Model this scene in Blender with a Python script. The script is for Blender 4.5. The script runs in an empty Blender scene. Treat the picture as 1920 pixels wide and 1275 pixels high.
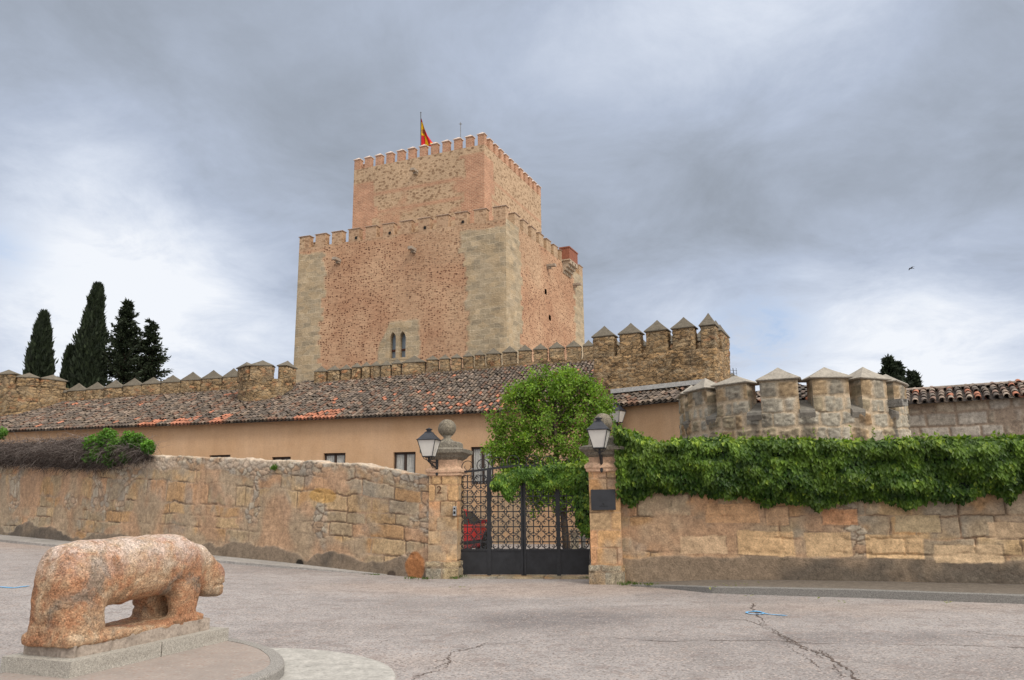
import bpy, bmesh, math, random
import numpy as np
from mathutils import Vector, Matrix
random.seed(7); RNG = np.random.default_rng(7)
sc = bpy.context.scene
COL = sc.collection
# ------------------------------------------------------------------ camera
f_, cx_, cy_ = 1464., 960., 637.5
TH = math.atan((942-637.5)/f_); RO = 0.010
Fv = np.array([0, math.cos(TH), math.sin(TH)]); R0 = np.array([1., 0, 0]); U0 = np.array([0, -math.sin(TH), math.cos(TH)])
Rv = math.cos(RO)*R0-math.sin(RO)*U0; Uv = math.sin(RO)*R0+math.cos(RO)*U0
CAM = np.array([0, 0, 1.6])
cam = bpy.data.cameras.new('camera'); cam.sensor_width = 36; cam.lens = f_/1920*36
cam.clip_end = 3000; cam.clip_start = 0.1
co = bpy.data.objects.new('camera', cam); COL.objects.link(co)
M = Matrix.Identity(4)
for i in range(3):
    M[i][0], M[i][1], M[i][2], M[i][3] = Rv[i], Uv[i], -Fv[i], CAM[i]
co.matrix_world = M; sc.camera = co
# ------------------------------------------------------------------ light
SUN_DIR = np.array([0.52, -0.62, 0.80]); SUN_DIR = SUN_DIR/np.linalg.norm(SUN_DIR)
el = math.asin(SUN_DIR[2]); az = math.atan2(SUN_DIR[0], SUN_DIR[1])
sl = bpy.data.lights.new('sun', 'SUN'); sl.energy = 1.5; sl.angle = math.radians(14); sl.color = (1, .93, .82)
so = bpy.data.objects.new('sun', sl); COL.objects.link(so)
so.rotation_euler = Vector(SUN_DIR).to_track_quat('Z', 'Y').to_euler(); so.location = (10, -20, 40)
sc.view_settings.view_transform = 'Standard'; sc.view_settings.look = 'None'
sc.view_settings.exposure = 0.0; sc.view_settings.gamma = 1
sc.cycles.max_bounces = 6; sc.cycles.diffuse_bounces = 3; sc.cycles.transparent_max_bounces = 6

# pixel of the photograph -> points in the world
def ray(px, py): return (px-cx_)/f_*Rv-(py-cy_)/f_*Uv+Fv
def gz(px, py, z=0.): d = ray(px, py); return CAM+d*((z-CAM[2])/d[2])
def ay(px, py, y): d = ray(px, py); return CAM+d*(y/d[1])
def pl(px, py, P, Q):
    P = np.array(P[:2], float); D = np.array(Q[:2], float)-P; n = np.array([-D[1], D[0]]); d = ray(px, py)
    return CAM+d*(np.dot(P-CAM[:2], n)/np.dot(d[:2], n))
def plane3(px, py, P, N): d = ray(px, py); return CAM+d*(np.dot(np.array(P)-CAM, N)/np.dot(d, N))

# ------------------------------------------------------------------ node helpers
class G:
    def __init__(s, name, world=False):
        if world:
            s.m = bpy.data.worlds.new('World'); sc.world = s.m
        else:
            s.m = bpy.data.materials.new(name)
        s.m.use_nodes = True; s.t = s.m.node_tree; s.t.nodes.clear()
    def n(s, typ, props=None, out=0, **inp):
        nd = s.t.nodes.new('ShaderNode'+typ)
        for k, v in (props or {}).items(): setattr(nd, k, v)
        for k, v in inp.items():
            key = int(k[1:]) if k[0] == '_' else k.replace('_', ' ')
            sk = nd.inputs[key]
            if hasattr(v, 'is_linked') or isinstance(v, bpy.types.NodeSocket): s.t.links.new(v, sk)
            else:
                if isinstance(v, tuple) and len(v) == 3 and sk.type == 'RGBA': v = v+(1,)
                sk.default_value = v
        return nd.outputs[out]
    def math(s, op, a, b=0., c=0., clamp=False): return s.n('Math', dict(operation=op, use_clamp=clamp), _0=a, _1=b, _2=c)
    def vm(s, op, a, b=(0, 0, 0), out=0): return s.n('VectorMath', dict(operation=op), out=out, _0=a, _1=b)
    def mix(s, fac, a, b, bt='MIX'):
        nd = s.t.nodes.new('ShaderNodeMix'); nd.data_type = 'RGBA'; nd.blend_type = bt
        for k, v in ((0, fac), (6, a), (7, b)):
            if isinstance(v, bpy.types.NodeSocket): s.t.links.new(v, nd.inputs[k])
            else: nd.inputs[k].default_value = v+(1,) if isinstance(v, tuple) and len(v) == 3 else v
        return nd.outputs[2]
    def ramp(s, fac, stops, interp='LINEAR'):
        nd = s.t.nodes.new('ShaderNodeValToRGB'); s.t.links.new(fac, nd.inputs[0]); cr = nd.color_ramp; cr.interpolation = interp
        while len(cr.elements) < len(stops): cr.elements.new(.5)
        for e, (p, c) in zip(cr.elements, stops):
            e.position = p; e.color = (c, c, c, 1) if isinstance(c, (int, float)) else tuple(c)+(1,)
        return nd.outputs[0]
    def noise(s, vec, scale, detail=4, rough=.55, dist=0., out=0):
        return s.n('TexNoise', None, out, Vector=vec, Scale=scale, Detail=detail, Roughness=rough, Distortion=dist)
    def voro(s, vec, scale, feature='F1', rnd=1., out=0):
        return s.n('TexVoronoi', dict(feature=feature), out, Vector=vec, Scale=scale, Randomness=rnd)
    def obj(s): return s.n('TexCoord', None, 3)
    def pos(s): return s.n('NewGeometry', None, 0)
    def attr(s, name, out=0): return s.n('Attribute', dict(attribute_name=name), out)
    def bump(s, h, strength=.5, dist=.01): return s.n('Bump', None, 0, Height=h, Strength=strength, Distance=dist)
    def bsdf(s, col, rough=.85, normal=None, **kw):
        a = dict(Base_Color=col, Roughness=rough, **kw)
        if normal is not None: a['Normal'] = normal
        if 'Specular_IOR_Level' not in a: a['Specular_IOR_Level'] = .25
        o = s.n('BsdfPrincipled', None, 0, **a); s.out(o); return s.m
    def out(s, sh):
        o = s.t.nodes.new('ShaderNodeOutputMaterial'); s.t.links.new(sh, o.inputs[0])

# ------------------------------------------------------------------ world: overcast sky over a clear Nishita sky
g = G('World', True)
dirv = g.n('TexCoord', None, 0)
sky = g.n('TexSky', dict(sky_type='NISHITA', sun_disc=False, sun_elevation=el, sun_rotation=az, air_density=1.2, dust_density=1.5))
skyc = g.mix(1., sky, (.085, .085, .085), 'MULTIPLY')
sep = g.t.nodes.new('ShaderNodeSeparateXYZ'); g.t.links.new(dirv, sep.inputs[0])
zz = g.math('ADD', g.math('MAXIMUM', sep.outputs[2], 0.), .22)
cv = g.n('CombineXYZ', None, 0, X=g.math('DIVIDE', sep.outputs[0], zz), Y=g.math('DIVIDE', sep.outputs[1], zz), Z=.3)
n1 = g.noise(cv, 1.15, 7, .56, .25)
n2 = g.noise(g.vm('ADD', cv, (5.2, 1.3, 2.)), 3.1, 8, .66, .35)
lobs = 0.
def lobe(px, py, size, amp):
    d = ray(px, py); d = d/np.linalg.norm(d)
    ds = g.vm('DISTANCE', dirv, tuple(float(q) for q in d), out=1)
    e = g.math('POWER', g.math('DIVIDE', ds, size/f_), 2.)
    return g.math('MULTIPLY', g.math('EXPONENT', g.math('MULTIPLY', e, -1.)), amp)
val = g.math('ADD', .450, g.math('MULTIPLY', g.math('SUBTRACT', n1, .5), .42))
val = g.math('ADD', val, g.math('MULTIPLY', g.math('SUBTRACT', n2, .5), .29))
for L in [(170, 400, 170, .26), (330, 600, 250, .34), (60, 640, 200, .20), (1420, 30, 260, .22), (960, 40, 300, .10), (1660, 690, 260, .58), (1880, 700, 150, .10), (1300, 660, 160, .16),
          (1180, 520, 170, .10), (1500, 450, 260, -.13), (620, 180, 330, -.05), (1800, 460, 240, -.10), (40, 180, 300, -.03), (1250, 330, 240, -.08), (450, 260, 220, -.05), (1700, 580, 200, -.06)]:
    lobs = g.math('ADD', lobs, lobe(*L))
val = g.math('ADD', val, g.math('MULTIPLY', lobs, g.math('ADD', .45, g.math('MULTIPLY', n2, 1.1))))
val = g.math('MAXIMUM', g.math('MINIMUM', val, .93), .24)
# overcast sky grows brighter towards the zenith and on the side of the hidden sun
up = g.n('MapRange', dict(interpolation_type='SMOOTHSTEP'), 0, Value=sep.outputs[2], From_Min=.60, From_Max=.95, To_Min=0., To_Max=.70)
sd = g.vm('DOT_PRODUCT', dirv, tuple(float(q) for q in SUN_DIR), out=1)
sg = g.n('MapRange', dict(interpolation_type='SMOOTHSTEP'), 0, Value=sd, From_Min=.15, From_Max=1., To_Min=0., To_Max=1.15)
val2 = g.math('ADD', val, g.math('ADD', up, sg))
tint = g.ramp(val, [(.25, (.86, .955, 1.08)), (.40, (.845, .955, 1.14)), (.55, (.84, .955, 1.18)), (.75, (.90, .98, 1.13)), (.95, (.97, 1., 1.05))])
glow = g.math('ADD', up, sg)
cl = g.mix(1., g.mix(1., tint, g.n('CombineColor', None, 0, Red=val, Green=val, Blue=val), 'MULTIPLY'), g.mix(1., g.n('CombineColor', None, 0, Red=glow, Green=glow, Blue=glow), (1.06, .97, .84), 'MULTIPLY'), 'ADD')
hole = g.math('ADD', g.math('ADD', lobe(1440, 630, 75, .8), lobe(1345, 640, 45, .5)), lobe(20, 470, 50, .5))
hole = g.math('MULTIPLY', hole, g.ramp(n2, [(.42, 0.), (.6, 1.)]))
skyb = g.mix(.72, skyc, (.42, .60, .92))
fin = g.mix(g.math('MINIMUM', hole, .8), cl, skyb)
bg = g.n('Background', None, 0, Color=fin, Strength=1.)
o = g.t.nodes.new('ShaderNodeOutputWorld'); g.t.links.new(bg, o.inputs[0])

# ------------------------------------------------------------------ numpy noise
def _h(ix, iy, iz, seed):
    n = (ix.astype(np.int64)*374761393+iy.astype(np.int64)*668265263+iz.astype(np.int64)*2147483647+seed*1274126177) & 0xffffffff
    n = ((n ^ (n >> 13))*1274126177) & 0xffffffff
    n = ((n ^ (n >> 16))*2246822519) & 0xffffffff
    return ((n ^ (n >> 15)) & 0xffff)/65535.
def vn(x, y, z=None, seed=0):
    x = np.asarray(x, float); y = np.asarray(y, float); z = np.zeros_like(x) if z is None else np.asarray(z, float)
    ix, iy, iz = np.floor(x), np.floor(y), np.floor(z); fx, fy, fz = x-ix, y-iy, z-iz
    sx, sy, sz = fx*fx*(3-2*fx), fy*fy*(3-2*fy), fz*fz*(3-2*fz)
    r = 0
    for a in (0, 1):
        for b in (0, 1):
            for c in (0, 1):
                w = (sx if a else 1-sx)*(sy if b else 1-sy)*(sz if c else 1-sz)
                r = r+w*_h(ix+a, iy+b, iz+c, seed)
    return r
def fbm(x, y, z=None, seed=0, o=4, s=1.):
    r = 0; a = 1; t = 0; x = np.asarray(x, float)*s; y = np.asarray(y, float)*s; z = None if z is None else np.asarray(z, float)*s
    for i in range(o):
        r = r+a*vn(x, y, z, seed+i*17); t += a; a *= .5; x = x*2.03; y = y*2.03; z = None if z is None else z*2.03
    return r/t-.5
def sst(x, a, b): t = np.clip((x-a)/(b-a), 0, 1); return t*t*(3-2*t)
def cells(x, y, seed=0, jit=.9):
    ix, iy = np.floor(x), np.floor(y); f1 = np.full(x.shape, 9.); f2 = f1.copy(); idd = np.zeros(x.shape)
    for a in (-1, 0, 1):
        for b in (-1, 0, 1):
            jx, jy = ix+a, iy+b
            dx = jx+.5+(_h(jx, jy, jx*0, seed)-.5)*jit-x; dy = jy+.5+(_h(jx, jy, jx*0+1, seed)-.5)*jit-y
            d = np.sqrt(dx*dx+dy*dy); k = _h(jx, jy, jx*0+2, seed)
            m = d < f1
            f2 = np.where(m, f1, np.minimum(f2, d)); idd = np.where(m, k, idd); f1 = np.where(m, d, f1)
    return f1, f2-f1, idd
def mixc(a, b, m): m = np.asarray(m)[..., None]; return np.asarray(a)*(1-m)+np.asarray(b)*m
def pal(k, cols): cols = np.array(cols); i = np.clip((k*len(cols)).astype(int), 0, len(cols)-1); return cols[i]
def blocks(u, z, seed, ch, bw, warp, mort):
    """irregular coursed blocks: joint distance, block id"""
    r = np.random.default_rng(seed)
    u2 = u+warp*fbm(u, z, None, seed+3, 3, 2.2)*2+warp*.5*fbm(u, z, None, seed+9, 2, 9.)
    z2 = z+warp*fbm(u, z, None, seed+5, 3, 1.7)*2+warp*.5*fbm(u, z, None, seed+11, 2, 8.)
    zb = [z2.min()-.3]
    while zb[-1] < z2.max()+.5: zb.append(zb[-1]+r.uniform(*ch))
    zb = np.array(zb); ci = np.searchsorted(zb, z2)-1; ci = np.clip(ci, 0, len(zb)-2)
    d = np.zeros(u.shape); idd = np.zeros(u.shape)
    for c in range(len(zb)-1):
        ub = [u2.min()-r.uniform(.1, .8)]
        while ub[-1] < u2.max()+.5: ub.append(ub[-1]+r.uniform(*bw))
        m = ci == c
        if not m.any(): continue
        ub = np.array(ub); bi = np.clip(np.searchsorted(ub, u2[m])-1, 0, len(ub)-2); rr = r.random(len(ub))
        du = np.minimum(u2[m]-ub[bi], ub[bi+1]-u2[m]); dz = np.minimum(z2[m]-zb[c], zb[c+1]-z2[m])
        rad = .04; q = np.where((du < rad) & (dz < rad), rad-np.sqrt((rad-du)**2+(rad-dz)**2), np.minimum(du, dz))
        d[m] = q; idd[m] = rr[bi]
    return d, idd
def masonry(u, z, style, seed=0):
    u = np.asarray(u, float); z = np.asarray(z, float)
    big = fbm(u, z, None, seed+50, 4, .55); med = fbm(u, z, None, seed+60, 4, 2.5); fine = fbm(u, z, None, seed+70, 3, 14.); grit = fbm(u, z, None, seed+77, 2, 34.)
    if style in ('field', 'fieldlow', 'pier'):
        if style == 'pier': d, k = blocks(u, z, seed, (.29, .36), (.20, .48), .004, .01); mw = .005
        else: d, k = blocks(u, z, seed, (.25, .47), (.35, 1.15), .045, .03); mw = .008+.022*sst(med, -.05, .3)
        stone = sst(d, mw*.4, mw+.012)
        c = pal(k, [(.52, .335, .165), (.55, .32, .18), (.43, .33, .205), (.57, .39, .21), (.48, .28, .13), (.42, .34, .235), (.58, .41, .225), (.38, .29, .18)])
        c = mixc(c, (.50, .335, .20), .25)*(1+.45*med+.55*fine+.4*grit)[..., None]
        c = mixc(c, (.56, .30, .13), .6*sst(fbm(u, z, None, seed+80, 3, 2.2), .12, .3))
        c = mixc(c, (.34, .305, .25), .6*sst(fbm(u, z, None, seed+83, 4, 1.5), .0, .22))
        mort = mixc(np.array([.43, .31, .205])*(1+.25*fine)[..., None], (.52, .33, .205), sst(big, -.1, .2))
        crack = sst(.013-np.abs(d-.003), 0., .009)*sst(fbm(u, z, None, seed+62, 3, 2.), -.1, .06)
        h = stone*(.008+.014*(k-.5))*(.35 if style == 'pier' else 1)+.012*med+.012*fine+.008*grit
        c = mixc(mort, c, stone)
        if style != 'pier':
            f1, e, kk = cells(u*4.8+1.1*fbm(u, z, None, 5, 3, 3.), z*8.2+.9*fbm(u, z, None, 15, 3, 3.), seed+4)
            rub = sst(z+.35*fbm(u, z, None, seed+21, 3, 1.2)*2, *((1.95, 2.2) if style == 'field' else (9, 9.1)))
            rub = np.maximum(rub, sst(fbm(u+3, z, None, seed+31, 3, .8), .17, .22)*.9)
            rs = sst(e, .05, .16)
            rc = mixc((.27, .20, .14), pal(kk, [(.47, .37, .26), (.40, .34, .27), (.54, .39, .27), (.45, .30, .19), (.50, .43, .33)])*(1+.5*fine)[..., None], rs)
            c = mixc(c, rc, rub); h = h*(1-rub)+rub*(rs*.026+.02*(kk-.5)+.02*fine); crack = crack*(1-rub)
            sm = sst(fbm(u, z*1.3, None, seed+41, 4, .75)+(.12 if style == 'field' else .0)-.12*sst(z, .8, 1.8), .02, .12)*(1-rub)
            smc = mixc((.51, .32, .195), (.44, .325, .215), sst(fbm(u, z, None, seed+47, 3, 1.1), -.1, .15))*(1+.45*fine+.45*med)[..., None]
            c = mixc(c, smc, sm*.9); h = h*(1-sm*.75)+.012*sm; crack = crack*(1-.8*sm)
            base = sst(.50+.5*fbm(u, z, None, seed+45, 4, .9)*(1.6 if style == 'field' else .5)-z-(.12 if style == 'field' else -.08), 0, .05)
            bc = mixc(np.array([.27, .205, .145]), (.145, .12, .095), sst(fbm(u, z*.8, None, seed+46, 4, 1.1), 0, .2))*(1+.25*med+.2*fine)[..., None]
            c = mixc(c, bc, base*.95); h = h*(1-base*.8)+.03*base; crack = crack*(1-base)
            c = mixc(c, (.24, .235, .21), .5*sst(fbm(u, z, None, seed+90, 4, 1.3), .1, .3)*sst(z, 1.2, 2.2))
        c = mixc(c, (.11, .075, .05), .62*crack); h = h-.03*crack
        return h, c*(np.array([.90, .90, .90]) if style != 'field' else np.array([.88, .90, .93]))
    if style == 'barbican':
        d, k = blocks(u, z, seed, (.27, .46), (.22, .60), .075, .05); mw = .012+.05*sst(fbm(u, z, None, seed+2, 3, 2.), -.15, .2)
        stone = sst(d, mw*.6, mw+.02)
        c = pal(k, [(.31, .285, .235), (.34, .31, .25), (.29, .195, .11), (.36, .325, .26), (.27, .24, .19), (.33, .24, .145), (.38, .345, .28), (.30, .25, .17)])
        c = c*(1+.7*med+.9*fine)[..., None]
        mort = np.array([.47, .375, .265])*(1+.2*fine+.3*med)[..., None]
        h = stone*(.035+.025*(k-.5)+.075*fine+.04*grit)+.01*med
        return h, mixc(mort, c, stone)
    if style == 'granite':
        d, k = blocks(u, z, seed, (.30, .42), (.4, .95), .03, .05)
        stone = sst(d, .02, .05)*sst(fbm(u, z, None, seed+8, 4, 1.3)+.12, -.02, .06)
        c = pal(k, [(.36, .32, .27), (.40, .36, .31), (.33, .28, .23), (.38, .32, .25)])*(1+.7*med+.6*fine)[..., None]
        mort = np.array([.30, .235, .18])*(1+.3*fine+.3*med)[..., None]
        low = sst(3.2-z+.3*med, 0, .1)
        c = mixc(mixc(mort, c, stone), np.array([.40, .29, .21])*(1+.3*fine)[..., None], low*.7)
        return stone*.03+.015*fine+.01*med, c
    # rubble: curtain wall and bastion
    su, sz = (3.4, 7.5) if style == 'rubble' else (2.9, 5.2)
    wu = 1.1*fbm(u, z, None, seed+1, 4, 1.5); f1, e, k = cells(u*su+wu*2, z*sz+wu, seed, .8)
    stone = sst(e, .06, .2)
    c = pal(k, [(.33, .235, .135), (.38, .27, .155), (.28, .20, .125), (.40, .31, .20), (.33, .27, .19), (.42, .22, .12) if style == 'rubble' else (.31, .22, .13)])
    c = c*(1+.6*med+.6*fine+.3*grit)[..., None]
    mort = np.array([.42, .315, .20])*(1+.3*fine+.35*med)[..., None]
    pw = sst(fbm(u, z, None, seed+33, 3, .9), .02, .12)*.6
    c = mixc(mixc(mort, c, stone*.9), mort*.9, pw)
    c = mixc(c, (.20, .175, .14), .5*sst(fbm(u, z, None, seed+93, 4, 1.), .1, .3))
    c = mixc(c, (.05, .038, .028), .85*sst(.09-e, 0, .06)*sst(fbm(u, z, None, seed+66, 3, 3.), -.05, .12))
    return stone*.045*(1-pw)+.03*med+.03*fine, c*np.array([.86, .80, .71])

# ------------------------------------------------------------------ mesh building
ORG = {}
class MB:
    def __init__(s): s.v = []; s.f = []; s.c = []; s.u = []; s.m = []; s.n = 0; s.hasu = False
    def add(s, V, F, col=(.5, .5, .5), uv=None, mat=0):
        V = np.asarray(V, float).reshape(-1, 3); k = len(V)
        if isinstance(F, np.ndarray): s.f.append(F+s.n); s.m.append(np.full(len(F), mat))
        else:
            by = {}
            for q in F: by.setdefault(len(q), []).append(q)
            for q in by.values(): s.f.append(np.array(q)+s.n); s.m.append(np.full(len(q), mat))
        s.v.append(V)
        c = np.asarray(col, float); s.c.append(np.broadcast_to(c, (k, 3)) if c.ndim == 1 else c.reshape(-1, 3))
        if uv is None: s.u.append(np.zeros((k, 3)))
        else: s.u.append(np.asarray(uv, float).reshape(-1, 3)); s.hasu = True
        s.n += k; return s
    def box(s, c, d, ax=None, col=(.5, .5, .5), taper=1., mat=0, uvs=None):
        """box centre c, half sizes d, axes ax (3 unit vectors); taper scales the top"""
        ax = np.eye(3) if ax is None else np.asarray(ax, float); c = np.asarray(c, float)
        V = []
        for k in (-1, 1):
            for (i, j) in ((-1, -1), (1, -1), (1, 1), (-1, 1)):
                t = taper if k > 0 else 1.
                V.append(c+ax[0]*d[0]*i*t+ax[1]*d[1]*j*t+ax[2]*d[2]*k)
        V = np.array(V); uv = None
        if uvs is not None: uv = np.c_[V@ax[0]+V@ax[1]+uvs, V[:, 2], V[:, 2]*0]
        return s.add(V, [(0, 3, 2, 1), (4, 5, 6, 7), (0, 1, 5, 4), (1, 2, 6, 5), (2, 3, 7, 6), (3, 0, 4, 7)], col, uv, mat)
    def tube(s, pts, r, seg=6, col=(.5, .5, .5), cap=True, mat=0):
        pts = np.asarray(pts, float); n = len(pts); r = np.broadcast_to(np.asarray(r, float), (n,))
        T = np.gradient(pts, axis=0); T /= np.linalg.norm(T, axis=1)[:, None]+1e-9
        up = np.array([0, 0, 1.]) if abs(T[0][2]) < .9 else np.array([1., 0, 0])
        V = []
        A = np.cross(T[0], up); A /= np.linalg.norm(A)
        for i in range(n):
            A = A-T[i]*np.dot(A, T[i]); A /= np.linalg.norm(A)+1e-9; B = np.cross(T[i], A)
            for k in range(seg):
                a = 2*math.pi*(k+.5)/seg; V.append(pts[i]+r[i]*(math.cos(a)*A+math.sin(a)*B))
        F = [(i*seg+k, i*seg+(k+1) % seg, (i+1)*seg+(k+1) % seg, (i+1)*seg+k) for i in range(n-1) for k in range(seg)]
        if cap: F += [tuple(range(seg))[::-1], tuple((n-1)*seg+k for k in range(seg))]
        return s.add(V, F, col, None, mat)
    def loft(s, rings, col=(.5, .5, .5), cap=True, mat=0, uv=None):
        n = len(rings); k = len(rings[0]); V = np.array(rings).reshape(-1, 3)
        F = [(i*k+j, i*k+(j+1) % k, (i+1)*k+(j+1) % k, (i+1)*k+j) for i in range(n-1) for j in range(k)]
        if cap: F += [tuple(range(k))[::-1], tuple((n-1)*k+j for j in range(k))]
        return s.add(V, F, col, uv, mat)
    def grid(s, P, col, uv=None, hole=None, flip=False, mat=0):
        nv, nu = P.shape[:2]; i = np.arange(nv*nu).reshape(nv, nu)
        F = np.stack([i[:-1, :-1], i[:-1, 1:], i[1:, 1:], i[1:, :-1]], -1)
        if flip: F = F[..., ::-1]
        F = F.reshape(-1, 4)
        if hole is not None: F = F[~hole.reshape(-1)]
        return s.add(P.reshape(-1, 3), F, np.asarray(col).reshape(-1, 3) if np.asarray(col).ndim > 1 else col, None if uv is None else uv.reshape(-1, 3), mat)
    def sphere(s, c, r, seg=16, rings=10, col=(.5, .5, .5), mat=0):
        a = np.linspace(0, 2*math.pi, seg+1)[:-1]; b = np.linspace(-math.pi/2+.05, math.pi/2-.05, rings); r = np.broadcast_to(np.asarray(r, float), (3,))
        return s.loft([[(c[0]+r[0]*math.cos(t)*math.cos(q), c[1]+r[1]*math.cos(t)*math.sin(q), c[2]+r[2]*math.sin(t)) for q in a] for t in b], col, True, mat)
    def build(s, name, mat, parent=None, smooth=False, org=None, label=None):
        V = np.concatenate(s.v); C = np.concatenate(s.c)
        if parent is not None: org = ORG[parent.name]
        org = np.zeros(3) if org is None else np.asarray(org, float)
        me = bpy.data.meshes.new(name); me.vertices.add(len(V)); me.vertices.foreach_set('co', (V-org).ravel())
        tot = sum(F.size for F in s.f); cnt = np.concatenate([np.full(len(F), F.shape[1]) for F in s.f])
        me.loops.add(tot); me.loops.foreach_set('vertex_index', np.concatenate([F.ravel() for F in s.f]).astype(np.int32))
        me.polygons.add(len(cnt)); st = np.concatenate([[0], np.cumsum(cnt)[:-1]]); me.polygons.foreach_set('loop_start', st.astype(np.int32))
        me.update(calc_edges=True); me.validate()
        a = me.attributes.new('Col', 'FLOAT_COLOR', 'POINT'); a.data.foreach_set('color', np.c_[C, np.ones(len(C))].astype(np.float32).ravel())
        if s.hasu:
            a = me.attributes.new('uvw', 'FLOAT_VECTOR', 'POINT'); a.data.foreach_set('vector', np.concatenate(s.u).astype(np.float32).ravel())
        mats = mat if isinstance(mat, (list, tuple)) else [mat]
        for q in mats: me.materials.append(q)
        if len(mats) > 1: me.polygons.foreach_set('material_index', np.concatenate(s.m).astype(np.int32))
        me.polygons.foreach_set('use_smooth', np.full(len(cnt), smooth))
        o = bpy.data.objects.new(name, me); COL.objects.link(o)
        if parent is not None: o.parent = parent
        else: o.location = org
        ORG[o.name] = org
        if label: o['label'] = label
        return o
def thing(name, label, cat, loc, group=None):
    o = bpy.data.objects.new(name, None); COL.objects.link(o); o.location = loc; o.empty_display_size = .3
    o['label'] = label; o['category'] = cat
    if group: o['group'] = group
    ORG[o.name] = np.asarray(loc, float); return o
def tag(o, label, cat, group=None, kind=None):
    o['label'] = label; o['category'] = cat
    if group: o['group'] = group
    if kind: o['kind'] = kind
    return o
def struct(o): o['kind'] = 'structure'; return o
class Fr:
    """frame of a wall: u along it, w out of it towards the viewer, z up"""
    def __init__(s, A, B, z=0.):
        s.O = np.array([A[0], A[1], z], float); d = np.array([B[0]-A[0], B[1]-A[1], 0.]); s.L = np.linalg.norm(d); s.u = d/s.L
        s.w = np.array([s.u[1], -s.u[0], 0.])
    def p(s, u, w, z):
        u, w, z = np.broadcast_arrays(np.asarray(u, float), np.asarray(w, float), np.asarray(z, float))
        return s.O+u[..., None]*s.u+w[..., None]*s.w+z[..., None]*np.array([0, 0, 1.])
    def uz(s, px, py, w=0.):
        A = s.O+s.w*w; q = pl(px, py, A, A+s.u); return float(np.dot(q-s.O, s.u)), float(q[2]-s.O[2])
    @property
    def ax(s): return np.array([s.u, s.w, [0, 0, 1.]])
def wob(P, amp, sc_=1.5, seed=3):
    D = np.stack([fbm(P[..., 0]+7*i, P[..., 1], P[..., 2], seed+i*5, 3, sc_) for i in range(3)], -1)
    return P+D*2*amp
def stone_box(mb, fr, u0, u1, w0, w1, z0, z1, res=.05, style='rubble', seed=0, amp=.02, dh=1., tint=None, bottom=False, mask=None):
    """box with stone relief; all six (five) sides share one vector noise so that the corners stay closed"""
    us = np.linspace(u0, u1, max(2, int((u1-u0)/res)+1)); ws = np.linspace(w0, w1, max(2, int((w1-w0)/res)+1)); zs = np.linspace(z0, z1, max(2, int((z1-z0)/res)+1))
    def side(A, B, pf, nrm, cu, cz, ea, flip):
        P = pf(A, B); U, Z = cu(A, B), cz(A, B)
        uv = np.stack([U, Z, U*0], -1)
        if mask is not None: c = np.broadcast_to(np.asarray(mask, float), U.shape+(3,)); h = .02*fbm(U, Z, None, 3, 3, 4.)
        else: h, c = masonry(U, Z, style, seed)
        if tint is not None: c = c*np.asarray(tint)
        m = np.minimum(np.minimum(A-A.min(), A.max()-A), np.minimum(B-B.min(), B.max()-B)); k = np.clip(m/.04, 0, 1)
        P = wob(P, amp)+nrm*(h*k*dh)[..., None]
        mb.grid(P, c, uv, flip=flip)
    A, B = np.meshgrid(us, zs); one = 1
    side(A, B, lambda a, b: fr.p(a, w1, b), fr.w, lambda a, b: a, lambda a, b: b, 0, False)
    side(A, B, lambda a, b: fr.p(a, w0, b), -fr.w, lambda a, b: a+20, lambda a, b: b, 0, True)
    A, B = np.meshgrid(ws, zs)
    side(A, B, lambda a, b: fr.p(u1, a, b), fr.u, lambda a, b: u1+w1-a, lambda a, b: b, 0, True)
    side(A, B, lambda a, b: fr.p(u0, a, b), -fr.u, lambda a, b: u0-w1+a, lambda a, b: b, 0, False)
    A, B = np.meshgrid(us, ws)
    side(A, B, lambda a, b: fr.p(a, b, z1), np.array([0, 0, 1.]), lambda a, b: a, lambda a, b: z1+w1-b, 0, True)
    if bottom: side(A, B, lambda a, b: fr.p(a, b, z0), np.array([0, 0, -1.]), lambda a, b: a, lambda a, b: z0-b, 0, False)
def pyramid(mb, fr, u0, u1, w0, w1, z, h, over=.05, lip=.04, col=(.4, .37, .32), slant=0.):
    """worn pyramid cap with a thin overhanging lip"""
    a0, a1, b0, b1 = u0-over, u1+over, w0-over, w1+over
    rg = []
    for (s_, zz_) in ((1., -lip*.2), (1.04, lip*.5), (1., lip)):
        cu, cw = (a0+a1)/2, (b0+b1)/2; du, dw = (a1-a0)/2*s_, (b1-b0)/2*s_
        rg.append([fr.p(cu+i*du, cw+j*dw, z+zz_) for i, j in ((-1, 1), (1, 1), (1, -1), (-1, -1))])
    n = 5
    for k in range(1, n+1):
        t = k/n; s_ = 1-t*.985; rg.append([fr.p((a0+a1)/2+i*(a1-a0)/2*s_, (b0+b1)/2+j*(b1-b0)/2*s_, z+lip+h*t*(1-.06*math.sin(math.pi*t))) for i, j in ((-1, 1), (1, 1), (1, -1), (-1, -1))])
    rg = [wob(np.array(q), .012, 2.2) for q in rg]
    mb.loft(rg, col)

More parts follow.
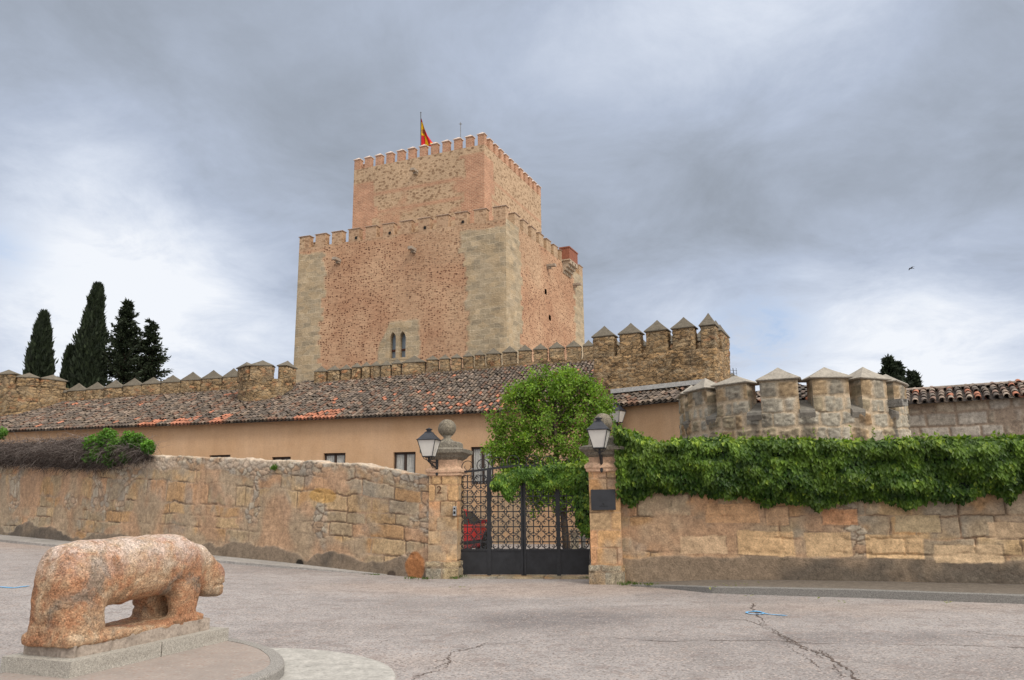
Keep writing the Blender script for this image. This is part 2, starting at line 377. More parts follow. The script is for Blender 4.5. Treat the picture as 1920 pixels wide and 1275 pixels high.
# ------------------------------------------------------------------ materials
def m_stone(name, fs=60., bump=.5, rough=.9, var=.5, spots=0., joints=0.):
    g = G(name); c = g.attr('Col'); p = g.pos()
    n = g.noise(p, fs, 4, .65); n2 = g.noise(p, fs*.22, 5, .6)
    c = g.mix(1., c, g.ramp(n, [(.28, 1-var*.7), (.72, 1+var*.7)]), 'MULTIPLY')
    c = g.mix(1., c, g.ramp(n2, [(.3, 1-var*.5), (.7, 1+var*.5)]), 'MULTIPLY')
    c = g.mix(1., c, g.ramp(g.noise(p, fs*.4, 3, .75, .6), [(.33, 1-var*.7), (.44, 1.), (.66, 1+var*.35)]), 'MULTIPLY')
    if spots:
        v = g.voro(p, fs*1.2, out=1); c = g.mix(spots, c, g.mix(1., c, g.ramp(g.n('SeparateColor', None, 0, Color=v), [(0., .35), (.5, 1.), (1., 1.7)]), 'MULTIPLY'))
    h = g.math('ADD', n, g.math('MULTIPLY', n2, 1.6))
    if joints:
        q = g.vm('ADD', p, g.vm('MULTIPLY', g.vm('SUBTRACT', g.noise(p, 3.5, 4, .65, 0, 1), (.5, .5, .5)), (.45, .45, .22))); q = g.vm('MULTIPLY', q, (3.0, 3.0, 6.2))
        e = g.voro(q, 1., 'DISTANCE_TO_EDGE'); k = g.n('SeparateColor', None, 0, Color=g.voro(q, 1., out=1)); br = g.ramp(g.noise(p, 1.6, 5, .7), [(.42, 0.), (.56, 1.)])
        c = g.mix(1., c, g.ramp(k, [(0., .72), (.5, 1.), (1., 1.3)]), 'MULTIPLY')
        jt = g.math('MULTIPLY', g.ramp(e, [(.015, 1.), (.07, 0.)]), br)
        c = g.mix(g.math('MULTIPLY', jt, joints), c, (.055, .042, .03)); c = g.mix(g.math('MULTIPLY', g.math('MULTIPLY', g.ramp(e, [(.03, 1.), (.11, 0.)]), g.math('SUBTRACT', 1., br)), .6), c, (.44, .35, .235))
        h = g.math('ADD', h, g.math('MULTIPLY', g.ramp(e, [(0., 0.), (.14, 1.)]), 1.8))
    return g.bsdf(c, rough, g.bump(h, bump, .02))
STONE = m_stone('masonry stone', 34., .5, .92, .36)
RUBM = m_stone('rubble masonry', 30., .9, .92, .4, 0., .85)
PLIN = m_stone('fine grey granite', 190., .4, .85, .35, .5)
GRAN = m_stone('speckled granite', 75., .6, .85, .5, .55)
CAPM = m_stone('mortar cap', 26., .35, .9, .3)
def m_plain(name, col, rough=.6, var=.15, scale=8., metal=0., bump=0., spec=.4):
    g = G(name); p = g.pos(); n = g.noise(p, scale, 5, .6)
    c = g.mix(1., col, g.ramp(n, [(.3, 1-var), (.7, 1+var)]), 'MULTIPLY')
    return g.bsdf(c, rough, g.bump(n, bump, .01) if bump else None, Metallic=metal, Specular_IOR_Level=spec)
IRON = m_plain('black wrought iron', (.022, .023, .027), .5, .3, 14., 0., .15)
PANEL = m_plain('black painted sheet', (.020, .021, .025), .55, .35, 5., 0., .2)
LROOF = m_plain('lantern sheet', (.035, .038, .048), .35, .2, 10., .3)
MILK = m_plain('milky lantern glass', (.62, .60, .56), .25, .06, 6., 0, 0, .5)
WOODF = m_plain('dark brown window wood', (.045, .028, .02), .5, .3, 20.)
CURT = m_plain('pale curtain', (.42, .42, .40), .9, .2, 12.)
DARK = m_plain('dark interior', (.012, .012, .012), .9, .1)
ASH = m_plain('bird black', (.012, .012, .014), .7, .1)
BARK = m_plain('bark', (.075, .055, .04), .95, .4, 18., 0, .8)
TWIG = m_stone('twigs', 40., .2, .95, .35)
g = G('window glass'); GLASS = g.bsdf((.10, .13, .16), .08, g.bump(g.noise(g.pos(), 3.), .05, .02), Specular_IOR_Level=.9, Metallic=.55)
def m_leaf(name, tr=.3, rough=.45, sat=1.):
    g = G(name); c = g.attr('Col')
    n = g.noise(g.pos(), 2.2, 3); c = g.mix(1., c, g.ramp(n, [(.3, .72), (.7, 1.3)]), 'MULTIPLY')
    a = g.n('BsdfPrincipled', None, 0, Base_Color=c, Roughness=rough, Specular_IOR_Level=.35)
    b = g.n('BsdfTranslucent', None, 0, Color=g.mix(1., c, (1.25, 1.35, .6), 'MULTIPLY'))
    mx = g.t.nodes.new('ShaderNodeMixShader'); mx.inputs[0].default_value = tr; g.t.links.new(a, mx.inputs[1]); g.t.links.new(b, mx.inputs[2]); g.out(mx.outputs[0]); return g.m
LEAF = m_leaf('creeper leaves'); TLEAF = m_leaf('tree leaves', .38, .5); NEEDLE = m_leaf('conifer needles', .05, .7)
# plaster of the wing: ochre with faint runs, rubble stone showing in patches (Col.r = bare stone)
g = G('ochre render'); p = g.pos(); a = g.n('SeparateColor', None, 0, Color=g.attr('Col'))
n = g.noise(p, .7, 6, .6); n2 = g.noise(p, 22., 4, .6)
st_ = g.noise(g.vm('MULTIPLY', p, (2.2, 2.2, .22)), 1.5, 4, .6)
c = g.mix(g.ramp(n, [(.3, 0.), (.7, 1.)]), (.50, .315, .180), (.58, .385, .240)); c = g.mix(1., c, g.ramp(n2, [(.3, .9), (.7, 1.1)]), 'MULTIPLY')
c = g.mix(1., c, g.ramp(st_, [(.3, .95), (.62, 1.03)]), 'MULTIPLY')
v = g.vm('MULTIPLY', g.vm('ADD', p, g.n('CombineXYZ', None, 0, X=g.noise(p, 2.), Y=0., Z=g.noise(p, 1.5))), (1, 1, 1.7))
e = g.voro(v, 2.3, 'DISTANCE_TO_EDGE'); k = g.voro(v, 2.3, out=1)
sc_c = g.mix(1., g.mix(.5, (.38, .26, .16), g.ramp(g.n('SeparateColor', None, 0, Color=k), [(0., .2), (1., .8)]), 'OVERLAY'), g.ramp(n2, [(.25, .6), (.75, 1.4)]), 'MULTIPLY')
sc_c = g.mix(g.ramp(e, [(.02, 0.), (.09, 1.)]), (.52, .36, .22), g.mix(.45, sc_c, (.33, .27, .2)))
rf = g.math('MULTIPLY', a, g.ramp(g.noise(p, 1.1, 5, .6), [(.40, 0.), (.47, 1.)]))
c = g.mix(rf, c, sc_c)
OCHRE = g.bsdf(c, .93, g.bump(g.math('ADD', n2, g.math('MULTIPLY', g.math('MULTIPLY', e, rf), 3.)), .25, .02))
# roof tiles
g = G('curved clay tiles'); c = g.attr('Col'); p = g.pos(); n = g.noise(p, 9., 6, .65); n2 = g.noise(p, 1.1, 4, .6)
c = g.mix(1., c, g.ramp(n, [(.25, .55), (.75, 1.5)]), 'MULTIPLY')
c = g.mix(g.ramp(g.noise(p, 16., 4, .6), [(.6, 0.), (.74, .35)]), c, (.25, .235, .205))
c = g.mix(g.ramp(n2, [(.45, 0.), (.75, .35)]), c, (.10, .09, .08))
TILE = g.bsdf(c, .9, g.bump(n, .4, .01))
# keep: Col = (ashlar, brick, rubble) masks, uvw = metres along the face and up
g = G('keep masonry'); uv = g.attr('uvw', 1); m = g.t.nodes.new('ShaderNodeSeparateColor'); g.t.links.new(g.attr('Col'), m.inputs[0])
w1 = g.noise(uv, .9, 4, .6, 0, 1); uvd = g.vm('ADD', uv, g.vm('MULTIPLY', g.vm('SUBTRACT', w1, (.5, .5, .5)), (.35, .22, 0)))
w2 = g.noise(uv, 4., 3, .6, 0, 1); uvw2 = g.vm('ADD', uvd, g.vm('MULTIPLY', g.vm('SUBTRACT', w2, (.5, .5, .5)), (.10, .05, 0)))
big = g.noise(uv, .35, 5, .6); med = g.noise(uv, 1.6, 5, .6); fin_ = g.noise(uv, 9., 4, .65)
sp = g.vm('MULTIPLY', uvd, (1/.22, 1/.145, 0)); d1 = g.voro(sp, 1., rnd=.58); k1 = g.voro(sp, 1., rnd=.58, out=1)
d1 = g.math('ADD', d1, g.math('MULTIPLY', g.n('SeparateColor', None, 1, Color=k1), .16))
spot = g.ramp(g.math('ADD', d1, g.math('MULTIPLY', g.math('SUBTRACT', med, .5), .22)), [(.33, 1.), (.47, 0.)])
mo = g.mix(g.ramp(big, [(.35, 0.), (.65, 1.)]), (.47, .265, .16), (.52, .335, .21))
mo = g.mix(1., mo, g.ramp(fin_, [(.3, .84), (.7, 1.16)]), 'MULTIPLY')
mo = g.mix(1., mo, g.ramp(g.noise(g.vm('MULTIPLY', uvw2, (1.6, 7., 1.)), 1., 4, .6), [(.3, .70), (.5, .98), (.7, 1.10)]), 'MULTIPLY')
redc = g.mix(g.n('SeparateColor', None, 0, Color=k1), (.10, .045, .028), (.24, .115, .065))
dash = g.mix(spot, mo, redc)
b1 = g.n('TexBrick', dict(offset=.5, squash=1.), 0, Vector=uvw2, Color1=(.46, .36, .235), Color2=(.32, .265, .185), Mortar=(.50, .41, .29), Scale=1., Mortar_Size=.02, Mortar_Smooth=.4, Bias=-.1, Brick_Width=.72, Row_Height=.36)
vs = g.voro(g.vm('MULTIPLY', uvw2, (1/.72, 1/.36, 0)), 1., out=1)
ash = g.mix(1., b1, g.ramp(g.n('SeparateColor', None, 0, Color=vs), [(0., .84), (1., 1.14)]), 'MULTIPLY'); ash = g.mix(g.ramp(g.n('SeparateColor', None, 1, Color=vs), [(.55, 0.), (.75, .35)]), ash, (.42, .30, .17))
ash = g.mix(1., ash, g.ramp(med, [(.3, .9), (.7, 1.1)]), 'MULTIPLY'); ash = g.mix(1., ash, g.ramp(fin_, [(.3, .84), (.7, 1.16)]), 'MULTIPLY')
ash = g.mix(g.ramp(big, [(.48, 0.), (.70, .3)]), ash, (.33, .285, .22))
ash = g.mix(g.ramp(g.noise(uv, 2.6, 5, .7), [(.60, 0.), (.72, .35)]), ash, (.24, .19, .13))
brk = g.n('TexBrick', dict(offset=.5), 0, Vector=uvw2, Color1=(.46, .235, .145), Color2=(.36, .175, .11), Mortar=(.54, .36, .24), Scale=1., Mortar_Size=.022, Mortar_Smooth=.3, Brick_Width=.32, Row_Height=.115)
brk = g.mix(1., brk, g.ramp(med, [(.3, .84), (.7, 1.2)]), 'MULTIPLY')
rv = g.vm('MULTIPLY', uvw2, (3.1, 4.6, 0)); re = g.voro(rv, 1., 'DISTANCE_TO_EDGE'); rk = g.voro(rv, 1., out=1); rd = g.voro(rv, 1.)
rub = g.mix(g.ramp(g.math('ADD', rd, g.math('MULTIPLY', g.math('SUBTRACT', fin_, .5), .5)), [(.34, 0.), (.50, 1.)]), g.mix(g.n('SeparateColor', None, 0, Color=rk), (.24, .15, .09), (.40, .275, .17)), (.50, .355, .23))
rub = g.mix(1., rub, g.ramp(fin_, [(.3, .8), (.7, 1.2)]), 'MULTIPLY')
c = g.mix(m.outputs[2], dash, rub); c = g.mix(m.outputs[1], c, brk); c = g.mix(m.outputs[0], c, ash)
c = g.mix(1., c, g.ramp(big, [(.3, .90), (.7, 1.1)]), 'MULTIPLY')
hh = g.math('ADD', g.math('MULTIPLY', fin_, .8), g.math('MULTIPLY', spot, -.5))
KEEPM = g.bsdf(c, .93, g.bump(hh, .45, .04))
# road
g = G('worn asphalt'); p = g.pos()
big = g.noise(p, .22, 5, .6, .4); med = g.noise(p, 1.7, 6, .65); fin_ = g.noise(p, 38., 4, .7); gr = g.voro(p, 55., out=1); gd = g.voro(p, 55.)
st2 = g.noise(g.vm('MULTIPLY', p, (.6, 1.7, 1)), 1.3, 6, .7, .3)
cc = g.t.nodes.new('ShaderNodeSeparateColor'); g.t.links.new(g.attr('Col'), cc.inputs[0])
c = g.mix(g.ramp(big, [(.38, 0.), (.62, 1.)]), (.285, .258, .246), (.37, .342, .330))
c = g.mix(cc.outputs[0], c, (.150, .138, .138)); c = g.mix(cc.outputs[1], c, (.40, .325, .28))
c = g.mix(g.ramp(st2, [(.50, 0.), (.68, .42)]), c, (.19, .172, .172))
c = g.mix(g.ramp(g.noise(p, 2.6, 5, .7), [(.56, 0.), (.66, .38)]), c, (.35, .275, .235))
c = g.mix(1., c, g.ramp(med, [(.3, .86), (.7, 1.12)]), 'MULTIPLY'); c = g.mix(1., c, g.ramp(fin_, [(.25, .72), (.75, 1.26)]), 'MULTIPLY')
gs = g.n('SeparateColor', None, 0, Color=gr)
c = g.mix(g.ramp(gs, [(.80, 0.), (.86, .7)]), c, (.15, .12, .11)); c = g.mix(g.ramp(gs, [(.06, .6), (.12, 0.)]), c, (.55, .45, .40))
v8 = g.voro(g.vm('ADD', p, g.vm('MULTIPLY', g.noise(p, 3., 3, .6, 0, 1), (.35, .35, 0))), 7., out=1)
c = g.mix(g.ramp(g.n('SeparateColor', None, 0, Color=v8), [(.90, 0.), (.93, .35)]), c, (.21, .165, .15))
ROAD = g.bsdf(c, .88, g.bump(g.math('ADD', fin_, g.math('MULTIPLY', med, 2.)), .5, .012))
PAVE = m_stone('pavement slabs', 30., .4, .9, .3, .2)
# pebbled island
g = G('pebble paving'); p = g.pos(); v = g.voro(g.vm('MULTIPLY', p, (1, 1, 0)), 26.); k = g.voro(g.vm('MULTIPLY', p, (1, 1, 0)), 26., out=1)
c = g.mix(g.n('SeparateColor', None, 0, Color=k), (.30, .215, .18), (.40, .36, .32)); c = g.mix(g.ramp(v, [(.25, 0.), (.5, 1.)]), c, (.33, .28, .25))
c = g.mix(g.ramp(g.noise(p, 3., 4), [(.45, 0.), (.7, .5)]), c, (.25, .22, .2))
PEBB = g.bsdf(c, .9, g.bump(g.math('MULTIPLY', v, -1.), .6, .01))
# carved pink granite of the statue
g = G('weathered pink granite'); p = g.obj(); n = g.noise(p, 3.2, 6, .65, .5); n2 = g.noise(g.vm('ADD', p, (4, 2, 1)), 2.1, 5, .6, .3); fn = g.noise(p, 60., 3, .7); v = g.voro(p, 85., out=1)
c = g.ramp(n, [(.32, (.22, .125, .07)), (.42, (.375, .185, .10)), (.50, (.40, .245, .145)), (.58, (.42, .29, .185)), (.70, (.50, .40, .29))])
c = g.mix(g.ramp(n2, [(.57, 0.), (.66, .7)]), c, (.17, .155, .13))
nz = g.n('SeparateXYZ', None, 2, Vector=p)
top_pale = g.math('MULTIPLY', g.ramp(g.noise(p, 6., 6, .7), [(.36, 0.), (.6, 1.)]), g.n('MapRange', None, 0, Value=nz, From_Min=.78, From_Max=1.05, To_Min=0., To_Max=.75))  # top of the body paled through the colour, in mottled patches
c = g.mix(top_pale, c, (.56, .47, .42))
c = g.mix(g.ramp(g.voro(g.vm('ADD', p, g.vm('MULTIPLY', g.noise(p, 5., 4, .6, 0, 1), (.5, .5, .5))), 1.9), [(.10, .45), (.24, 0.)]), c, (.27, .11, .10))
c = g.mix(1., c, g.ramp(g.n('SeparateColor', None, 0, Color=v), [(0., .55), (.4, .95), (.8, 1.05), (1., 1.5)]), 'MULTIPLY')
c = g.mix(1., c, g.ramp(fn, [(.3, .75), (.7, 1.25)]), 'MULTIPLY')
BULL = g.bsdf(c, .85, g.bump(g.math('ADD', g.math('MULTIPLY', fn, .5), g.math('MULTIPLY', n, 2.)), .7, .02))
# =================================================================== ground
def gh(x, y):
    x = np.asarray(x, float); y = np.asarray(y, float)
    return .6*np.clip((-x-1.9)/15.9, 0, 1.8)*sst(y, 7, 15)
def gg(px, py):
    z = 0.
    for i in range(30): q = gz(px, py, z); z = .5*z+.5*float(gh(q[0], q[1]))
    return q
xs = np.unique(np.concatenate([np.linspace(-1500, -60, 12), np.linspace(-60, -20, 30), np.linspace(-20, 20, 161), np.linspace(20, 60, 30), np.linspace(60, 1500, 12)]))
ys = np.unique(np.concatenate([np.linspace(-400, -10, 8), np.linspace(-10, 30, 161), np.linspace(30, 90, 40), np.linspace(90, 2000, 12)]))
X, Y = np.meshgrid(xs, ys)
Z = gh(X, Y)+.03*fbm(X, Y, None, 9, 3, .35)*(Y < 40)
def patch(px, py, rx, ry, seed=1):
    c_ = gz(px, py); return sst(1.3-np.hypot((X-c_[0])/rx, (Y-c_[1])/ry)+1.3*fbm(X, Y, None, seed, 4, .8), 0, .9)
dk = np.clip(1.25*.55*patch(1010, 1165, 1.6, .9, 3)+.4*patch(1180, 1150, 2.2, .7, 4)+.45*patch(1650, 1195, 3.0, .35, 5)+.25*patch(880, 1130, 3, .5, 6), 0, .7)
pk = np.clip(.75*patch(980, 1105, 3.6, 1.1, 13)+.8*patch(30, 1050, 3.5, 3.2, 14)+.45*patch(1650, 1140, 3.2, .8, 15)+.3*patch(700, 1240, 1.5, .6, 16), 0, .85)*(Y < 40)
mb = MB(); mb.grid(np.stack([X, Y, Z], -1), np.stack([dk*(Y < 40), pk, pk*0], -1)); struct(mb.build('road', ROAD, smooth=True))
def gsurf(x, y): return gh(x, y)+.03*fbm(x, y, None, 9, 3, .35)
def ribbon(name, pix, w, mat, col, lift=.004, jit=.02, step=.06, seed=1, breakup=.0):
    P = np.array([gg(*q)[:2] for q in pix]); r = np.random.default_rng(seed); mb = MB()
    seg = np.linalg.norm(np.diff(P, axis=0), axis=1); s = np.concatenate([[0], np.cumsum(seg)]); n = max(4, int(s[-1]/step)); t = np.linspace(0, s[-1], n)
    x, y = np.interp(t, s, P[:, 0]), np.interp(t, s, P[:, 1]); tx, ty = np.gradient(x), np.gradient(y); l = np.hypot(tx, ty); nx, ny = -ty/l, tx/l
    j = jit*3*fbm(t, t*0, None, seed, 4, 2.3)+jit*(r.random(n)-.5); x, y = x+nx*j, y+ny*j
    ww = w*(.35+1.1*vn(t*5, t*0, None, seed+4))*(.2+1.1*vn(t*.9, t*0, None, seed+8))
    ww[0] = ww[-1] = .001
    for a in range(n-1):
        if breakup and vn(np.array([t[a]*2.2]), np.array([0.]), None, seed+30)[0] < breakup: continue
        q = [(x[a]+nx[a]*ww[a]*sg, y[a]+ny[a]*ww[a]*sg) for sg in (-1, 1)]+[(x[a+1]+nx[a+1]*ww[a+1]*sg, y[a+1]+ny[a+1]*ww[a+1]*sg) for sg in (1, -1)]
        mb.add([(u, v, float(gsurf(u, v))+lift) for u, v in q], [(0, 3, 2, 1)], col)
    return mb.build(name, mat)
CRK = m_plain('crack dirt', (.12, .09, .075), .95, .4, 30.)
crk = [([(1415, 1135), (1408, 1155), (1450, 1185), (1465, 1205), (1520, 1236), (1560, 1262), (1570, 1278)], .010, .4), ([(1480, 1200), (1545, 1226), (1600, 1262), (1625, 1278)], .009, .4), ([(820, 1240), (870, 1226), (860, 1216), (930, 1212), (985, 1200)], .009, .4), ([(1760, 1160), (1790, 1180), (1850, 1190), (1925, 1193)], .007, .5), ([(600, 1130), (680, 1145), (700, 1160)], .007, .5), ([(1180, 1110), (1230, 1130), (1260, 1160)], .007, .5), ([(1412, 1132), (1418, 1150), (1440, 1172), (1475, 1195), (1510, 1215), (1560, 1235), (1595, 1255), (1612, 1278)], .016, .0),
       ([(1455, 1185), (1480, 1205), (1530, 1222), (1575, 1250), (1590, 1275)], .010, .25), ([(1470, 1188), (1500, 1200), (1540, 1218), (1570, 1232)], .010, .3),
       ([(770, 1275), (800, 1258), (838, 1238), (850, 1222), (905, 1210), (950, 1205)], .013, .1), ([(790, 1268), (830, 1250), (850, 1232), (845, 1226)], .010, .3),
       ([(885, 1217), (915, 1205), (960, 1208)], .010, .3), ([(700, 1206), (760, 1195), (830, 1188), (905, 1183), (965, 1173), (1000, 1154)], .010, .45),
       ([(1000, 1155), (1150, 1158), (1280, 1160), (1400, 1163), (1430, 1175)], .008, .5), ([(1100, 1195), (1250, 1202), (1450, 1202), (1620, 1208), (1800, 1210), (1960, 1216)], .013, .15),
       ([(0, 1163), (60, 1165), (140, 1170)], .008, .3), ([(940, 1180), (985, 1188), (1060, 1192)], .007, .5)]
for i, (pp, w, bk) in enumerate(crk): struct(ribbon('road_crack', pp, w*.62, CRK, (.1, .1, .1), .004, .05, .03, 11+i, max(bk, .15)))
BLUE = m_plain('blue marking paint', (.16, .42, .70), .6, .3, 30.)
o = ribbon('paint_line', [(1404, 1149), (1418, 1147), (1440, 1153), (1478, 1156)], .030, BLUE, (.1, .1, .1), .009, .01, .05, 41); tag(o, 'short blue spray painted mark on the asphalt beside the long crack at right', 'road marking')
mb = MB()
for t0 in np.linspace(0, 2*math.pi, 14)[:-1]:
    c0 = gg(1416, 1151)[:2]; a = [c0+np.array([math.cos(t), math.sin(t)*1.2])*r for t in (t0, t0+.48) for r in (.10, .135)]
    mb.add([(q[0], q[1], float(gsurf(*q))+.013) for q in (a[0], a[1], a[3], a[2])], [(0, 1, 2, 3)])
mb.build('paint_loop', BLUE, o)
tag(ribbon('paint_line', [(-60, 1103), (0, 1101), (25, 1103), (56, 1099)], .035, BLUE, (.1, .1, .1), .009, .01, .05, 43), 'blue spray painted line on the asphalt left of the stone animal', 'road marking')

# =================================================================== left roadside wall
LA = np.array([-17.8, 27.8]); LB = np.array([-1.93, 17.62]); dl = (LB-LA)/np.linalg.norm(LB-LA)
LB = LB+dl*.12; FL = Fr(LA-dl*5, LB); LL = FL.L
tp = [FL.uz(px, py) for px, py in ((-300, 838), (0, 852), (285, 855), (350, 857), (420, 859), (500, 865), (560, 866), (610, 868), (680, 873), (740, 884), (780, 892), (800, 894))]
tu, tz = np.array([q[0] for q in tp]), np.array([q[1] for q in tp])
def wall_wrap(fr, L, topf, basef, thick, style, seed, res, tilt=0., extra=None, dh=1.0):
    mb = MB(); us = np.linspace(0, L, int(L/res)); nh = int(2.9/res); nt = max(3, int(thick/res/1.6))
    T = topf(us)+.05*fbm(us, us*0, None, seed+2, 4, 3.)*2; B = basef(us)
    v = np.concatenate([np.linspace(0, 1, nh), 1+np.linspace(0, 1, nt+1)[1:]])
    U, V = np.meshgrid(us, v); hgt = T-B+.12
    zz = B-.12+np.minimum(V, 1)*hgt; ww = -np.maximum(V-1, 0)*thick
    zc = np.minimum(V, 1)*hgt-.12+np.maximum(V-1, 0)*thick
    ztop = zc+(2.35-(T-B))*sst(zc, 1.2, 2.0)
    h, c = masonry(U, ztop if style == 'field' else zc, style, seed)
    P = fr.p(U, ww, zz)
    ang = np.clip((V-.985)/.05, 0, 1)*math.pi/2
    nr = np.cos(ang)[..., None]*fr.w+np.sin(ang)[..., None]*np.array([0, 0, 1.])
    P = wob(P, .03, 1.1, seed)+nr*(h*dh)[..., None]
    if extra is not None: c = extra(U, zc, c)
    mb.grid(P, c)
    bk = fr.p(np.stack([us, us]), -thick, np.stack([T, B-.1])); mb.grid(bk, (.4, .3, .2))
    for uu, k, fl in ((0., 0, 0), (L, -1, 1)):
        q = [fr.p(uu, 0, B[k]-.1), fr.p(uu, 0, T[k]), fr.p(uu, -thick, T[k]), fr.p(uu, -thick, B[k]-.1)]; mb.add(q, [(0, 1, 2, 3)], (.4, .3, .2))
    return mb
def lext(U, z, c):
    # single orange boulder at the foot of the pillar, a white rim of old lime along the top
    def blob(px, py, ru, rz):
        u, zz = FL.uz(px, py); b = float(gh(*FL.p(u, 0, 0)[:2])); return sst(1.15-np.hypot((U-u)/ru, (z-(zz-b))/rz)+.3*fbm(U, z, None, 8, 2, 5.), 0, .18)
    c = mixc(c, (.36, .15, .055), .9*blob(780, 1063, .26, .30)); c = mixc(c, (.03, .025, .02), blob(564, 1057, .12, .10)); c = mixc(c, (.50, .29, .09), .75*blob(605, 928, .42, .17)); c = mixc(c, (.07, .05, .04), .8*blob(735, 1077, .12, .08))
    return mixc(c, (.56, .46, .36), .7*sst(z, 2.28, 2.42)*sst(fbm(U, z, None, 6, 3, 1.4), -.2, .1))
lb = lambda u: gh(*(FL.p(u, 0, 0)[..., :2].T))
LW = wall_wrap(FL, LL, lambda u: np.interp(u, tu, tz), lb, .5, 'field', 5, .027, extra=lext, dh=1.0)
o = LW.build('stone_wall', STONE, None, True, FL.p(LL/2, 0, 0)); tag(o, 'long weathered roadside wall of uneven ochre and grey blocks left of the gate', 'wall')
# pavement strip at its foot
mb = MB(); us = np.linspace(0, LL-1.2, 60); wd = np.interp(us, [0, LL*.35, LL*.8, LL-1.2], [1.25, 1.15, .8, .12])
def strip(mb, w0, w1, z, col):
    P = np.stack([FL.p(us, w, lb(us)+z) for w in (w0, w1)]); mb.grid(P, col, flip=True)
hz = np.interp(us, [0, LL*.8, LL-1.2], [.10, .07, .015])
i0 = 0; cuts = np.arange(0, LL-1.3, .72)
for k, a in enumerate(cuts):
    b = min(a+.705, LL-1.2); uu = np.array([a, b]); w_ = np.interp(uu, us, wd); z_ = np.interp(uu, us, hz)
    for s0, s1, dz in ((-.05, .80, 0), (.815, 1., .004)):
        V = [FL.p(uu[0], s0*w_[0], lb(uu[:1])[0]+z_[0]+dz), FL.p(uu[1], s0*w_[1], lb(uu[1:])[0]+z_[1]+dz), FL.p(uu[1], s1*w_[1], lb(uu[1:])[0]+z_[1]+dz), FL.p(uu[0], s1*w_[0], lb(uu[:1])[0]+z_[0]+dz)]
        W = [v-np.array([0, 0, .16]) for v in V]; cc = np.array([.36, .34, .32])*RNG.uniform(.85, 1.1)
        mb.add(V+W, [(0, 3, 2, 1), (2, 3, 7, 6), (1, 2, 6, 5), (3, 0, 4, 7)], cc)
struct(mb.build('pavement', PAVE))
# green tuft in the wall
def leaves(mb, P, D, Nn, L, W, col, fold=.25):
    P = np.asarray(P, float); n = len(P); D = D/np.linalg.norm(D, axis=1)[:, None]; S = np.cross(D, Nn); S /= np.linalg.norm(S, axis=1)[:, None]+1e-9; Nn = np.cross(S, D)
    L = np.broadcast_to(L, (n,))[:, None]; W = np.broadcast_to(W, (n,))[:, None]
    V = np.stack([P, P+D*L*.45+S*W+Nn*W*fold, P+D*L-Nn*L*.12, P+D*L*.45-S*W+Nn*W*fold], 1).reshape(-1, 3)
    b = np.arange(n)[:, None]*4; F = np.concatenate([b+np.array([0, 1, 2]), b+np.array([0, 2, 3])])
    mb.add(V, F, np.repeat(col, 4, axis=0))
def rv(n, r=RNG): v = r.normal(size=(n, 3)); return v/np.linalg.norm(v, axis=1)[:, None]
def gcol(n, a, b, r=RNG, yel=.0, ycol=(.30, .34, .05)):
    t = r.random(n)[:, None]; c = np.array(a)*(1-t)+np.array(b)*t; m = r.random(n)[:, None] < yel; return np.where(m, np.array(ycol), c)
mb = MB(); u, z = FL.uz(518, 878); n = 260; P = FL.p(u+RNG.normal(0, .05, n), .03+RNG.random(n)*.07, z+RNG.normal(0, .03, n)); leaves(mb, P, rv(n)*.6+np.array([0, -.3, .5]), rv(n), .06, .008, gcol(n, (.06, .14, .02), (.14, .24, .04)))
tag(mb.build('grass_tuft', LEAF, None, False, FL.p(u, 0, z)), 'small green tuft growing out of the top of the left wall', 'plant')

